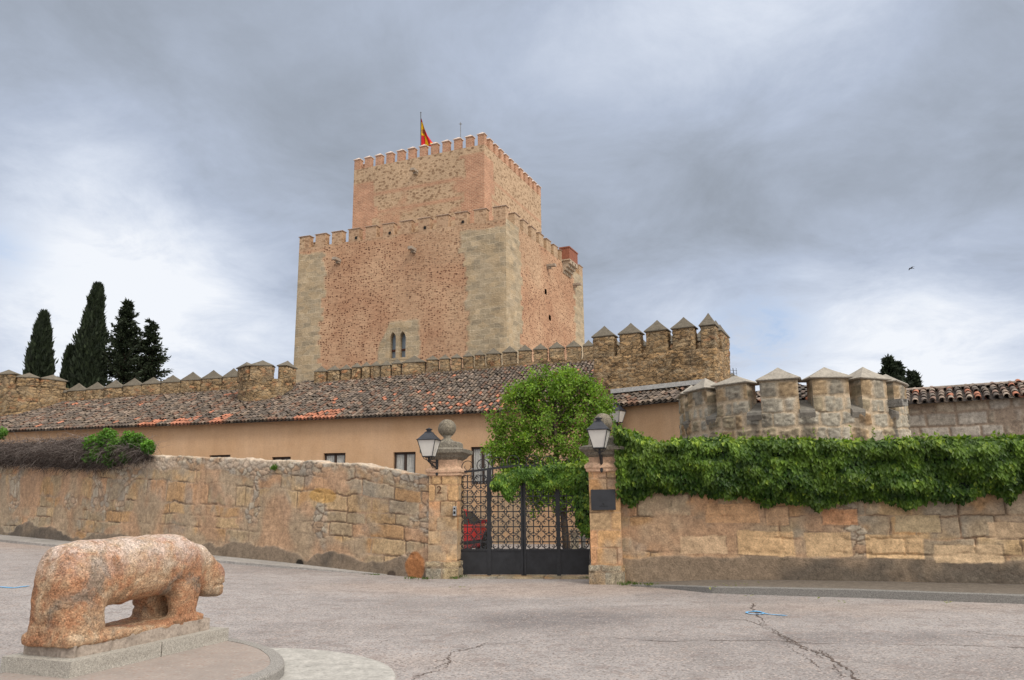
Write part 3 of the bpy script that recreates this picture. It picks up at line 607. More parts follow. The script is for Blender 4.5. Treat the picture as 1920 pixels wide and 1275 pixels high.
# =================================================================== gate pillars
GL0 = gz(829, 1086)[:2]; GR0 = gz(1139, 1096)[:2]
PD = np.array([math.cos(-.17), math.sin(-.17)])
def sqring(fr, hu, z, hw=None, uc=0., wc=0.):
    hw = hu if hw is None else hw
    return [fr.p(uc+i*hu, wc+j*hw, z) for i, j in ((-1, 1), (1, 1), (1, -1), (-1, -1))]
def pillar(name, label, ctr, shaft_h, half, zs, ballr, lean=0.):
    """zs: shaft top, necking top, cornice bottom/top, block top, neck top"""
    fr = Fr(ctr, ctr+PD); base = fr.p(0, 0, 0)
    T = thing(name, label, 'gate pillar', base); w0 = -half*2
    f2 = Fr(fr.p(-half, 0, 0)[:2], fr.p(half, 0, 0)[:2])
    mb = MB(); stone_box(mb, f2, -.03, 2*half+.03, w0-.03, .03, -.1, .36, .03, 'pier', 31, .012, 1.5, tint=(.78, .86, .92)); mb.build('plinth', GRAN, T, True)
    tm = MB(); stone_box(tm, f2, .015, 2*half-.015, w0+.015, -.015, .34, zs[0], .02, 'pier', 33+int(ctr[0]*7), .006, .8, tint=(1.08, 1.0, .93))
    tm.build('shaft', STONE, T, True)
    mb = MB(); mc = [fr.p(0, -half, 0)]
    def ring(hu, z): return [f2.p(half+i*hu, -half+j*hu, z) for i, j in ((-1, 1), (1, 1), (1, -1), (-1, -1))]
    h = half; prof = [(h-.01, zs[0]-.02), (h+.03, zs[0]), (h+.03, zs[0]+.04), (h+.055, zs[0]+.07), (h+.055, zs[0]+.12), (h+.02, zs[0]+.15), (h-.03, zs[0]+.19), (h-.03, zs[1])]
    def sub(prof, n=10):
        out = []
        for hu, z in prof:
            r4 = ring(hu, z); rr = []
            for i in range(4):
                a, b = r4[i], r4[(i+1) % 4]; rr += [a+(b-a)*t for t in np.linspace(0, 1, n+1)[:-1]]
            out.append(wob(np.array(rr), .013, 5., 8))
        return out
    mb.loft(sub(prof), (.60, .40, .27)); mb.build('moulding', STONE, T)
    mb = MB(); prof = [(h-.03, zs[1]), (h+.04, zs[1]+.05), (h+.07, zs[1]+.10), (h+.15, zs[1]+.15), (h+.16, zs[2]), (h+.05, zs[2]+.03), (h-.03, zs[2]+.05), (h-.04, zs[3]-.03), (h-.07, zs[3])]
    mb.loft(sub(prof, 14), (.205, .185, .15)); mb.build('cornice', GRAN, T)
    mb = MB(); a = np.linspace(0, 2*math.pi, 25)[:-1]; c = f2.p(half, -half, 0)
    rg = [[c+np.array([r*math.cos(t), r*math.sin(t), z]) for t in a] for r, z in ((.17, zs[3]-.01), (.15, zs[3]+.03), (.085, zs[3]+.08), (.075, zs[4]-.02), (.12, zs[4]+.03))]
    mb.loft(rg, (.24, .215, .17)); mb.build('neck', GRAN, T, True)
    mb = MB(); cc = c+np.array([0, 0, zs[4]+ballr*.94]); mb.sphere(cc, ballr, 32, 20, (.19, .165, .125)); mb.v[-1] = wob(mb.v[-1][None], .012, 9.)[0]; mb.build('stone_ball', GRAN, T, True)
    return T, f2
FPL = Fr(GL0, GL0+PD); FPR = Fr(GR0, GR0+PD)
def zy(fr, px, *ys): return [fr.uz(px, y)[1] for y in ys]
PL, fl2 = pillar('gate_pillar', 'stone gate pillar with mossy ball finial on the left of the iron gate, carved with the number 2', GL0, 2.2, .335, zy(FPL, 829, 891, 862, 843, 827, 817), .205)
PR, fr2 = pillar('gate_pillar', 'orange stone gate pillar with ball finial right of the gate, carrying the dark plaque', GR0, 2.2, .325, zy(FPR, 1132, 883, 857, 838, 818, 806), .195)
# carved number 2
cu = bpy.data.curves.new('number_two', 'FONT'); cu.body = '2'; cu.size = .23; cu.extrude = .004; cu.offset = .005; cu.align_x = 'CENTER'
to = bpy.data.objects.new('number_tmp', cu); COL.objects.link(to); dg = bpy.context.evaluated_depsgraph_get(); me = bpy.data.meshes.new_from_object(to.evaluated_get(dg)); bpy.data.objects.remove(to)
me.materials.clear(); me.materials.append(m_plain('dark numeral', (.13, .07, .04), .95))  # plain dark brown for the numeral
u, z = FPL.uz(823, 920); q = FPL.p(u+.02, .052, z-.06); no = bpy.data.objects.new('number_two', me); COL.objects.link(no); no.parent = PL; no.location = q-ORG[PL.name]
no.rotation_euler = (math.pi/2, 0, -.17)
# intercom
u0, z0 = FPL.uz(853, 958); fq = FPL
mb = MB(); mb.box(FPL.p(u0, .02, z0), (.035, .02, .10), FPL.ax, (.5, .5, .5)); ic = mb.build('intercom', m_plain('brushed steel', (.45, .46, .47), .35, .1, 30., .6), None, False, FPL.p(u0, 0, z0)); tag(ic, 'small grey steel intercom on the inner edge of the left gate pillar', 'intercom')
mb = MB(); mb.box(FPL.p(u0, .043, z0-.035), (.022, .004, .028), FPL.ax); mb.build('speaker_grille', DARK, ic)
mb = MB(); mb.box(FPL.p(u0, .043, z0+.05), (.018, .004, .018), FPL.ax); mb.build('camera_eye', DARK, ic)
# plaque: faint relief lettering unreadable in the photograph, small emblem below
a0, zt = FPR.uz(1108, 918); a1, zb = FPR.uz(1155, 956)
T = thing('plaque', 'dark slate coloured plaque with small emblem fixed to the right gate pillar', 'plaque', FPR.p((a0+a1)/2, 0, (zt+zb)/2))
PLQ = m_plain('dark plaque metal', (.028, .030, .036), .5, .15, 6.); PLL = m_plain('plaque relief', (.012, .012, .015), .5)
mb = MB(); mb.box(FPR.p((a0+a1)/2, .035, (zt+zb)/2), ((a1-a0)/2, .012, (zt-zb)/2), FPR.ax, taper=1.); mb.build('plate', PLQ, T)
mb = MB(); uc, zc = (a0+a1)/2, (zt+zb)/2
for k in range(7): mb.box(FPR.p(uc-.075+k*.025, .0485, zb+.075), (.009, .0015, .010), FPR.ax)
mb.loft([[FPR.p(uc+r*math.cos(t), .0475+w, zb+.118+r*math.sin(t)) for t in np.linspace(0, 2*math.pi, 9)[:-1]] for r, w in ((.022, 0), (.018, .003))])
mb.build('emblem', PLL, T)
mb = MB()
for r_, (n, dz) in enumerate(((9, .045), (14, -.01))):
    mb = MB()
    for k in range(n): mb.box(FPR.p(uc+(k-(n-1)/2)*.026, .048, zc+dz), (.008*RNG.uniform(.5, 1), .001, .011), FPR.ax)
    mb.build('text_line', PLQ, T)
for i, (su, sz_) in enumerate(((-1, 1), (1, 1), (-1, -1), (1, -1))):
    mb = MB(); mb.sphere(FPR.p(uc+su*((a1-a0)/2-.025), .047, zc+sz_*((zt-zb)/2-.025)), .008, 8, 5); mb.build('screw', IRON, T)

# =================================================================== lanterns
def lantern(label, head, size, wallp, ang, grp='old style lanterns on iron brackets'):
    """head: centre of the lantern's foot; wallp: foot of the bracket on the wall; size: height of the glass body"""
    T = thing('wall_lantern', label, 'lantern', head, grp); s = size; ca, sa = math.cos(ang), math.sin(ang); ax = np.array([[ca, sa, 0], [-sa, ca, 0], [0, 0, 1.]]); H = np.asarray(head, float)
    def sq(h, z): return [H+ax[0]*i*h+ax[1]*j*h+np.array([0, 0, z]) for i, j in ((-1, -1), (1, -1), (1, 1), (-1, 1))]
    b, t = .24*s, .44*s
    mb = MB()
    for r in ((b, 0.), (t, s*.78)):
        q = sq(*r)
        for i in range(4): mb.tube([q[i], q[(i+1) % 4]], .022*s/.5*.5, 4)
    q0, q1 = sq(b, 0.), sq(t, s*.78)
    for i in range(4): mb.tube([q0[i], q1[i]], .024*s/.5*.5, 4)
    mb.box(H+np.array([0, 0, -.012*s]), (b*1.02, b*1.02, .02*s), ax); mb.build('frame', IRON, T)
    for i in range(4):
        mb = MB(); c0 = [q0[i], q0[(i+1) % 4], q1[(i+1) % 4], q1[i]]; cen = sum(c0)/4; c1 = [c+(H+np.array([0, 0, .4*s])-cen)*.04 for c in c0]
        c2 = [c+(H+np.array([0, 0, .4*s])-cen)*.02 for c in c1]; mb.add(c1+c2, [(0, 1, 2, 3), (7, 6, 5, 4), (0, 4, 5, 1), (1, 5, 6, 2), (2, 6, 7, 3), (3, 7, 4, 0)]); mb.build('glass_pane', MILK, T)
    mb = MB(); mb.loft([sq(t*1.10, s*.77), sq(t*1.12, s*.80), sq(t*1.0, s*.83), sq(t*.42, s*1.12), sq(t*.40, s*1.16), sq(t*.22, s*1.20), sq(t*.20, s*1.27)]); mb.build('roof', LROOF, T)
    mb = MB(); a = np.linspace(0, 2*math.pi, 13)[:-1]
    mb.loft([[H+np.array([r*s*math.cos(q), r*s*math.sin(q), z*s]) for q in a] for r, z in ((.08, 1.25), (.17, 1.29), (.16, 1.32), (.06, 1.35), (.02, 1.39))]); mb.build('finial', IRON, T, True)
    mb = MB(); Wp = np.asarray(wallp, float); dn = H+np.array([0, 0, -.22*s])
    for i in range(4): mb.tube([q0[i], q0[i]*.5+dn*.5+ (q0[i]-H)*.25, dn], .018*s, 4)
    mb.tube([H+np.array([0, 0, -.03*s]), dn], .05*s, 6); mb.sphere(dn, .06*s, 10, 6)
    mid = dn*.5+Wp*.5+np.array([0, 0, -.02*s]); tpz = Wp+np.array([0, 0, .36*s]); up = np.array([0, 0, 1.])
    mb.tube([dn, dn*.6+(Wp+up*.02)*.4-up*.03*s, Wp+up*.02], [.045*s, .05*s, .04*s], 6)
    mb.tube([dn+up*.05*s, dn*.5+tpz*.5-up*.03*s, tpz-up*.04*s], [.03*s, .03*s, .03*s], 6)
    mb.tube([dn+(Wp-dn)*.45-up*.01+up*.10*s*np.sin(t_)*1.+((Wp-dn)*.12)*np.cos(t_) for t_ in np.linspace(0, 5.5, 12)], .02*s, 4)
    mb.tube([Wp-up*.24*s, Wp+up*.42*s], [.05*s, .05*s], 6); mb.box(Wp+up*.1*s, (.06*s, .03*s, .36*s), ax)
    mb.sphere(Wp-up*.26*s, .055*s, 8, 6); mb.build('bracket', IRON, T); return T
u, z = FPL.uz(820, 880, .0); wp = FPL.p(u, .03, z)
hd = ay(804, 856, wp[1]-.42); lantern('black lantern with milky glass on the bracket of the left gate pillar', hd, .45, wp, -.20)
u, z = FPR.uz(1128, 873, .0); wp = FPR.p(u, .03, z)
hd = ay(1124, 840, wp[1]-.40); lantern('black lantern with milky glass in front of the right gate pillar', hd, .45, wp, -.28)

# =================================================================== iron gate
GA = gz(859, 1083)[:2]+np.array([0, .02]); GB = gz(1109, 1084)[:2]; FG = Fr(GA, GB); GW = FG.L
T_gate = thing('iron_gate', 'double black wrought iron gate of scrolled crosses over solid lower panels', 'gate', FG.p(GW/2, 0, 0))
_, zpt = FG.uz(981, 1031); _, ztopm = FG.uz(981, 873); _, ztope = FG.uz(880, 884.5); _, zbot = FG.uz(981, 1081)
zbot = max(zbot, .05)
us_post = [FG.uz(px, 960)[0] for px in (861, 917, 981, 1046, 1106)]
def motif(mb, cu, cz, a, b):
    def T_(pts, r=.0125): mb.tube([FG.p(p[0], 0, p[1]) for p in pts], r, 4, cap=False)
    T_([(cu-a, cz), (cu+a, cz)], .016); T_([(cu, cz-b), (cu, cz+b)], .016)
    for sx, sz in ((1, 0), (-1, 0), (0, 1), (0, -1)):
        for s in (1, -1):
            pts = []
            for t in np.linspace(0, 1, 7):
                an = t*math.pi*1.28; r = .068*(1-.25*t)
                al = r*math.sin(an); pe = .066-.066*math.cos(an)*(1-.2*t) if t < .5 else .068+(.066)*(-math.cos(an))*(.95-.35*t)
                q = (a if sx else b)-.062+al*.95
                pts.append((cu+sx*q+(s*pe if sz else 0), cz+sz*q+(s*pe if sx else 0)))
            T_(pts)
for leaf in (0, 1):
    L = bpy.data.objects.new('gate_leaf', None)
    mbf = MB()
    pa, pb = us_post[leaf*2]+(.0 if leaf == 0 else .02), us_post[leaf*2+2]-(.02 if leaf == 0 else 0); pm = us_post[leaf*2+1]
    zt_ = lambda u: ztope+(ztopm-ztope)*sst(1-abs(u-us_post[2])/(us_post[2]-us_post[0]), 0, 1)
    for uu, hw in ((pa, .024 if leaf == 0 else .035), (pm, .042), (pb, .035 if leaf == 0 else .024)): mbf.box(FG.p(uu, 0, (zbot+zt_(uu))/2), (hw, .025, (zt_(uu)-zbot)/2), FG.ax)
    uu = np.linspace(pa, pb, 13); mbf.tube([FG.p(q, 0, zt_(q)) for q in uu], .032, 4)
    mbf.box(FG.p((pa+pb)/2, 0, zpt), ((pb-pa)/2, .028, .018), FG.ax)
    o = mbf.build('gate_leaf', IRON, T_gate)
    for (c0, c1) in ((pa, pm), (pm, pb)):
        mb = MB(); mb.box(FG.p((c0+c1)/2, .0, (zbot+.02+zpt)/2), ((c1-c0)/2-.03, .012, (zpt-zbot-.02)/2), FG.ax); mb.build('solid_panel', PANEL, o)
        mb = MB(); cw = (c1-c0-.07); rows = 5; zr = [FG.uz(981, y)[1] for y in (902, 930.5, 959, 987.5, 1016)]
        for k in (0, 1):
            cu = c0+.035+cw*(.25+.5*k)
            for z in zr: motif(mb, cu, z, cw*.25*.96, .155)
        mb.build('scrollwork', IRON, o)
    mb = MB(); n = 4
    for k in range(n):
        cu = pa+.02+(pb-pa-.04)*(k+.5)/n; r = .135; zz = zt_(cu)+r*.75
        mb.tube([FG.p(cu+r*math.cos(t), 0, zz+r*math.sin(t)) for t in np.linspace(-.9, math.pi+.9, 17)], .011, 4)
        for s in (1, -1): mb.tube([FG.p(cu+s*(.012+.06*math.sin(t)*1.0), 0, zt_(cu)+.02+.11*t/2.4) for t in np.linspace(0, 2.4, 7)], .009, 4)
    mb.build('ring_cresting', IRON, o)
# threshold stones
mb = MB(); fgs = FG
for a, b in ((-.02, .9), (.93, 1.9), (1.93, GW+.02)): stone_box(mb, FG, a, b, -.25, .28, -.1, .045, .05, 'pier', 71, .006, .5, tint=(.85, .95, 1.05))
struct(mb.build('threshold', PAVE, None, True))

# =================================================================== right roadside wall
RA = gz(1166, 1096)[:2]+np.array([-.15, .25]); RB = gz(1920, 1111)[:2]; dr = (RB-RA)/np.linalg.norm(RB-RA); FR_ = Fr(RA, RB+dr*13); LR = FR_.L
_, zr1 = FR_.uz(1500, 850)
def rext(U, z, c):
    fb = fbm(U, z, None, 8, 2, 5.)
    for (x0, y0, x1, y1, cc) in ((1382, 995, 1492, 1043, (.60, .40, .22)), (1508, 998, 1600, 1045, (.58, .40, .23)), (1622, 1002, 1735, 1048, (.60, .41, .23)), (1322, 945, 1425, 982, (.55, .33, .18)), (1435, 950, 1482, 985, (.50, .32, .19)), (1748, 1020, 1885, 1057, (.58, .42, .26)), (1275, 1005, 1365, 1040, (.57, .40, .25)), (1675, 965, 1765, 998, (.47, .36, .22)), (1852, 978, 1960, 1010, (.50, .36, .23)), (1540, 955, 1610, 985, (.52, .28, .15))):
        ua, za = FR_.uz(x0, y0); ub, zb = FR_.uz(x1, y1)
        d = np.minimum(np.minimum(U-ua, ub-U), np.minimum(za-z, z-zb))+.02*fb+.02*fbm(U, z, None, 18, 3, 9.)
        c = mixc(c, np.array(cc)*(1+.5*fbm(U, z, None, 28, 4, 9.))[..., None], sst(d, 0, .012)); c = mixc(c, (.13, .09, .065), .6*sst(.012-np.abs(d+.004), 0, .008)*sst(fbm(U, z, None, 38, 3, 2.), -.1, .1))
    return c
mb = wall_wrap(FR_, LR, lambda u: np.full(np.shape(u), zr1-.05), lambda u: gh(*(FR_.p(u, 0, 0)[..., :2].T)), .5, 'fieldlow', 23, .024, extra=rext, dh=1.1)
o = mb.build('stone_wall', STONE, None, True, FR_.p(LR/2, 0, 0)); tag(o, 'roadside wall of large ochre blocks under the green creeper right of the gate', 'wall')
# pavement and kerb
kp = [(1185, 1098), (1240, 1101), (1290, 1106), (1330, 1110), (1450, 1114), (1600, 1119), (1760, 1125), (1920, 1131), (2100, 1138), (2600, 1156), (3200, 1178)]
K = np.array([gz(x, y, .0)[:2] for x, y in kp]); kz = np.array([.015, .04, .07, .09, .11, .12, .12, .12, .12, .12, .12])
mb = MB(); W = np.array([FR_.p(np.dot(np.append(k, 0)-FR_.O, FR_.u), .0, 0)[:2] for k in K])
t = np.linspace(0, 1, 7); P = np.stack([np.c_[(W-dr[::-1]*np.array([1, -1])*.0)*(1-q)+K*q, kz+.02*(1-q)] for q in t]); mb.grid(wob(P, .004, 3.), (.17, .145, .12), flip=True)
struct(mb.build('pavement', PAVE, None, True))
mb = MB(); dK = np.array([0.02, -.0]); kn = np.array([-.25, -.97])
Ki = np.array([np.interp(np.linspace(0, len(K)-1, 60), range(len(K)), K[:, i]) for i in (0, 1)]).T; zi = np.interp(np.linspace(0, len(K)-1, 60), range(len(K)), kz)
prof = [(.0, 1, .0), (.0, 1, .012), (.10, 1, .014), (.125, 1, .0), (.13, 0, -.02)]
P = np.stack([np.c_[Ki+kn*a, zi*b+c] for a, b, c in prof]); mb.grid(wob(P, .006, 4.), (.22, .21, .195), flip=True)
struct(mb.build('kerb', PLIN, None, False))

# =================================================================== creeper on the right wall
def creeper(name, label, fr, u0, u1, zt, zb, bulge, n, L, seed, dark_sheet=True, cat='climbing plant', yel=.05, over=.35, parentless=True, cols=((.035, .082, .013), (.165, .265, .034))):
    r = np.random.default_rng(seed); T = thing(name, label, cat, fr.p((u0+u1)/2, .1, zb(np.array([(u0+u1)/2]))[0]))
    u = r.uniform(u0, u1, n); a = r.random(n)
    top, bot = zt(u), zb(u)
    # profile: from the hanging edge up the front and over the top
    lump = .5+vn(u*2.2, a*3.5, None, seed)*.9
    bw = bulge*lump*np.clip(.35+1.3*np.sin(np.pi*np.clip(a*.9+.05, 0, 1)), .2, 1.2)
    ft = a < .86
    z = np.where(ft, bot+(top-bot)*(a/.86)**.92, top-.02*r.random(n)); w = np.where(ft, bw, bw-(a-.86)/.14*over)
    w = w-r.random(n)**2*.10*1.2; z = z+.05*(lump-1); cl_ = vn(u*5.5, z*6.5, None, seed+40); w = w+.12*(cl_-.4); keep_ = (cl_ > .3) | (r.random(n) < .45) | (z > top-.12)
    P = fr.p(u, w, z); out = fr.w
    Nn = out*(.9)+np.array([0, 0, 1.])*(.35+1.2*(~ft)[:, None])+rv(n, r)*.55
    D = np.array([0, 0, -1.])*(.9*ft+.1)[:, None]+out*.45+rv(n, r)*.55
    yl = np.clip(yel+.35*(a > .80), 0, 1); t = np.clip(r.random(n)*.55+.35*(a-.3)+.8*(cl_-.45), 0, 1)[:, None]; c = np.array(cols[0])*(1-t)+np.array(cols[1])*t
    c = np.where((r.random(n) < yl*(.15+1.1*cl_*(cl_ > .45)))[:, None], np.array([.26, .36, .045]), c)
    P, D, Nn, c = P[keep_], D[keep_], Nn[keep_], c[keep_]; n = len(P)
    mb = MB(); leaves(mb, P, D, Nn, L*r.uniform(.6, 1.25, n), L*.36*r.uniform(.7, 1.1, n), c)
    nt = int((u1-u0)*7)
    for k in range(nt):
        uu = r.uniform(u0, u1); zb_ = float(zb(np.array([uu]))[0]); ln = r.uniform(.04, .20); m = int(ln*60)+5; s = r.random(m); w0 = float(bulge*.6)
        Q = fr.p(uu+.04*np.sin(s*5+k)+r.normal(0, .012, m), w0*(1-s*.5)+.03*r.random(m), zb_+.10-s*ln); leaves(mb, Q, np.array([0, 0, -.8])+rv(m, r)*.7, out+rv(m, r)*.7, L*r.uniform(.55, 1., m), L*.3, np.array(cols[0])+(np.array(cols[1])-np.array(cols[0]))*r.random((m, 1))*.8)
    for k in range(nt):
        uu = r.uniform(u0, u1); zt_ = float(zt(np.array([uu]))[0]); ln = r.uniform(.04, .16); m = 9; s = r.random(m)
        Q = fr.p(uu+r.normal(0, .05, m), -.1+.2*r.random(m), zt_-.03+s*ln); leaves(mb, Q, np.array([0, 0, .3])+rv(m, r), rv(m, r), L*r.uniform(.5, .9, m), L*.28, gcol(m, cols[1], (.26, .36, .05), r))
    mb.build('leaves', LEAF, T)
    # near-black inner sheet: shade between the leaves put into its colour
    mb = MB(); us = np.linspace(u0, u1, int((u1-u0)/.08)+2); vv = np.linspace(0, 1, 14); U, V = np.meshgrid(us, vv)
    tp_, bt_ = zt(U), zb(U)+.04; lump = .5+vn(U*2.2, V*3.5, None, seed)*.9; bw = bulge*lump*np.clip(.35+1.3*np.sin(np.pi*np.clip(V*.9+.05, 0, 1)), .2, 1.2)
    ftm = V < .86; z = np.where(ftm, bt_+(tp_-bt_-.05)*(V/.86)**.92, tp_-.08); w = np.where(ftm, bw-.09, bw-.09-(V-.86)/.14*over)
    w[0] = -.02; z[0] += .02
    mb.grid(wob(fr.p(U, w, z), .05, 4.), (.012, .022, .010)); mb.build('dark_sheet', TWIG, T); return T
def wavy(px_y, fr, w=0., amp=.05, seed=1):
    q = np.array([fr.uz(px, py, w) for px, py in px_y]); return lambda u: np.interp(u, q[:, 0], q[:, 1])+amp*2*fbm(np.asarray(u), np.asarray(u)*0, None, seed, 4, 2.5)
uL = FR_.uz(1158, 900, .2)[0]
zt = wavy([(1150, 800), (1175, 808), (1200, 822), (1240, 832), (1290, 824), (1340, 824), (1400, 822), (1480, 830), (1560, 826), (1620, 832), (1700, 826), (1780, 820), (1860, 824), (1920, 822), (2200, 815)], FR_, .25, .05, 3)
zbf = wavy([(1150, 925), (1185, 942), (1230, 918), (1290, 920), (1340, 935), (1400, 925), (1440, 945), (1500, 935), (1530, 952), (1600, 938), (1660, 930), (1700, 950), (1740, 930), (1800, 938), (1850, 918), (1890, 930), (1920, 910), (2200, 920)], FR_, .15, .07, 4)
creeper('creeper', 'thick green creeper hanging over the top of the right roadside wall', FR_, uL, LR-.1, zt, zbf, .34, 58000, .108, 5)
# fresh shoots standing above the creeper
T = thing('shoot', 'thin pale shoots rising above the creeper in front of the round stone tower', 'plant', FR_.p(3, -.1, 2.8))
mb = MB(); r = np.random.default_rng(3); Ps = []; 
for px in (1265, 1435, 1470, 1528, 1640, 1668, 1736, 1760, 1870, 1400, 1600, 1812): 
    u, z = FR_.uz(px+r.uniform(-4, 4), 826, -.1); h = r.uniform(.08, .26); p0 = FR_.p(u, -.1, z-.1); p1 = p0+np.array([r.uniform(-.05, .05), 0, h+.1]); mb.tube([p0, (p0+p1)/2+r.normal(0, .01, 3), p1], [.005, .004, .002], 3, (.12, .14, .04)); Ps += [p0+(p1-p0)*t for t in r.uniform(.4, 1.05, 9)]
Ps = np.array(Ps); leaves(mb, Ps, rv(len(Ps), r)+np.array([0, 0, .3]), rv(len(Ps), r), .055, .017, gcol(len(Ps), (.16, .25, .04), (.30, .36, .07), r)); mb.build('leaves', LEAF, T)
# vine on the gate
ug0, ug1 = FG.uz(925, 890)[0], FG.uz(1104, 890)[0]
ztg = wavy([(920, 905), (945, 885), (975, 878), (1000, 880), (1030, 872), (1060, 872), (1085, 868), (1108, 862)], FG, .1, .03, 7)
zbg = wavy([(920, 920), (940, 915), (950, 932), (960, 925), (972, 905), (985, 896), (1000, 915), (1012, 902), (1030, 920), (1045, 906), (1062, 915), (1076, 925), (1082, 985), (1098, 1010), (1108, 1012)], FG, .1, .14, 8)
creeper('gate_vine', 'bright green vine trailing over the top of the right gate leaf', FG, ug0, ug1, ztg, zbg, .16, 4600, .095, 9, over=.25, cols=((.05, .12, .018), (.18, .31, .04)), yel=.15)

# =================================================================== dry creeper on the left wall
r = np.random.default_rng(12); mb = MB()
def strands(mb, P0, D0, L, r0, col, rr, n=5, drop=.6, seg=3, curl=.25):
    m = len(P0); P = P0.copy(); D = D0/np.linalg.norm(D0, axis=1)[:, None]; pts = [P.copy()]
    for i in range(n-1):
        D = D+rr.normal(0, curl, (m, 3))+np.array([0, 0, -drop/n]); D /= np.linalg.norm(D, axis=1)[:, None]; P = P+D*(L/(n-1))[:, None]; pts.append(P.copy())
    pts = np.stack(pts, 1); A = np.cross(D, rv(m, rr)); A /= np.linalg.norm(A, axis=1)[:, None]; B = np.cross(D, A); V = []
    for i in range(n):
        for k in range(seg):
            t = 2*math.pi*k/seg; V.append(pts[:, i]+(math.cos(t)*A+math.sin(t)*B)*(r0*(1-.6*i/(n-1)))[:, None])
    V = np.stack(V, 1).reshape(-1, 3); k = n*seg; b = np.arange(m)[:, None, None]*k
    F = np.array([[i*seg+j, i*seg+(j+1) % seg, (i+1)*seg+(j+1) % seg, (i+1)*seg+j] for i in range(n-1) for j in range(seg)])
    mb.add(V, (b+F[None]).reshape(-1, 4), np.repeat(col, k, axis=0))
uz0, uz1 = FL.uz(-260, 850)[0], FL.uz(293, 850)[0]; uz0 = max(uz0, 0)
tb = wavy([(-260, 800), (0, 826), (60, 824), (120, 816), (200, 818), (250, 820), (275, 832), (292, 850), (300, 858)], FL, .2, .06, 15)
bb = wavy([(-260, 868), (0, 872), (80, 878), (130, 880), (200, 882), (240, 868), (270, 862), (300, 860)], FL, .2, .05, 16)
T = thing('dry_creeper', 'leafless grey brown creeper piled over the left end of the roadside wall', 'climbing plant', FL.p((uz0+uz1)/2, 0, 2.5))
m = 9000; u = r.uniform(uz0, uz1, m); a = r.random(m); z = bb(u)+(tb(u)-bb(u))*a; w = .05+.33*np.sin(np.pi*np.clip(a, .05, .95))*r.uniform(.6, 1.2, m)-.35*(a > .85)*r.random(m)
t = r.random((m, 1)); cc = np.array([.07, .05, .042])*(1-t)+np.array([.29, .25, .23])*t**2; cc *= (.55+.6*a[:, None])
strands(mb, FL.p(u, w, z), rv(m, r)*np.array([1.3, .6, .6])+FL.w*.25+np.array([0, 0, .1]), r.uniform(.15, .5, m), r.uniform(.003, .008, m), cc, r, drop=.9)
mb.build('twigs', TWIG, T)
mb = MB(); U, V = np.meshgrid(np.linspace(uz0, uz1-.05, 130), np.linspace(0, 1, 9)); mb.grid(wob(FL.p(U, -.02+.24*np.sin(np.pi*V), bb(U)+.03+(tb(U)-bb(U)-.14)*V), .07, 3.), (.05, .036, .03)); mb.build('dark_sheet', TWIG, T)
def clump(name, label, fr, pxs, zr, n, seed, L=.09, cat='ivy', cols=((.03, .09, .015), (.14, .30, .035))):
    r = np.random.default_rng(seed); mb = MB(); P = []; C = []
    for (px, py, rad, k) in pxs:
        u, z = fr.uz(px, py, .25); m = int(n*k); q = rv(m, r)*rad*(r.random(m)**.4)[:, None]; P.append(fr.p(u, .3, z)+q*np.array([1, .6, 1])); C.append(np.clip(.35+.5*q[:, 2]/rad+.3*r.random(m), 0, 1))
    P = np.concatenate(P); t = np.concatenate(C)[:, None]; m = len(P); leaves(mb, P, rv(m, r)*.7+np.array([0, 0, -.3])+fr.w*.4, rv(m, r)*.8+np.array([0, 0, .6])+fr.w*.6, L*r.uniform(.6, 1.2, m), L*.38, np.array(cols[0])*(1-t)+np.array(cols[1])*t)
    return tag(mb.build(name, LEAF, None, False, P.mean(0)), label, cat)
clump('ivy', 'bright green ivy growing through the dry creeper on the left wall', FL, [(178, 832, .30, 1.), (205, 822, .32, 1.2), (222, 838, .30, 1.), (190, 850, .28, .8), (262, 828, .27, 1.), (245, 820, .20, .5), (282, 838, .20, .7), (212, 860, .24, .6), (170, 858, .2, .4), (240, 855, .2, .4)], 0, 620, 21)
clump('ivy', 'tiny sprig of green leaves at the left end of the dry creeper', FL, [(6, 812, .22, 1.)], 0, 300, 22)

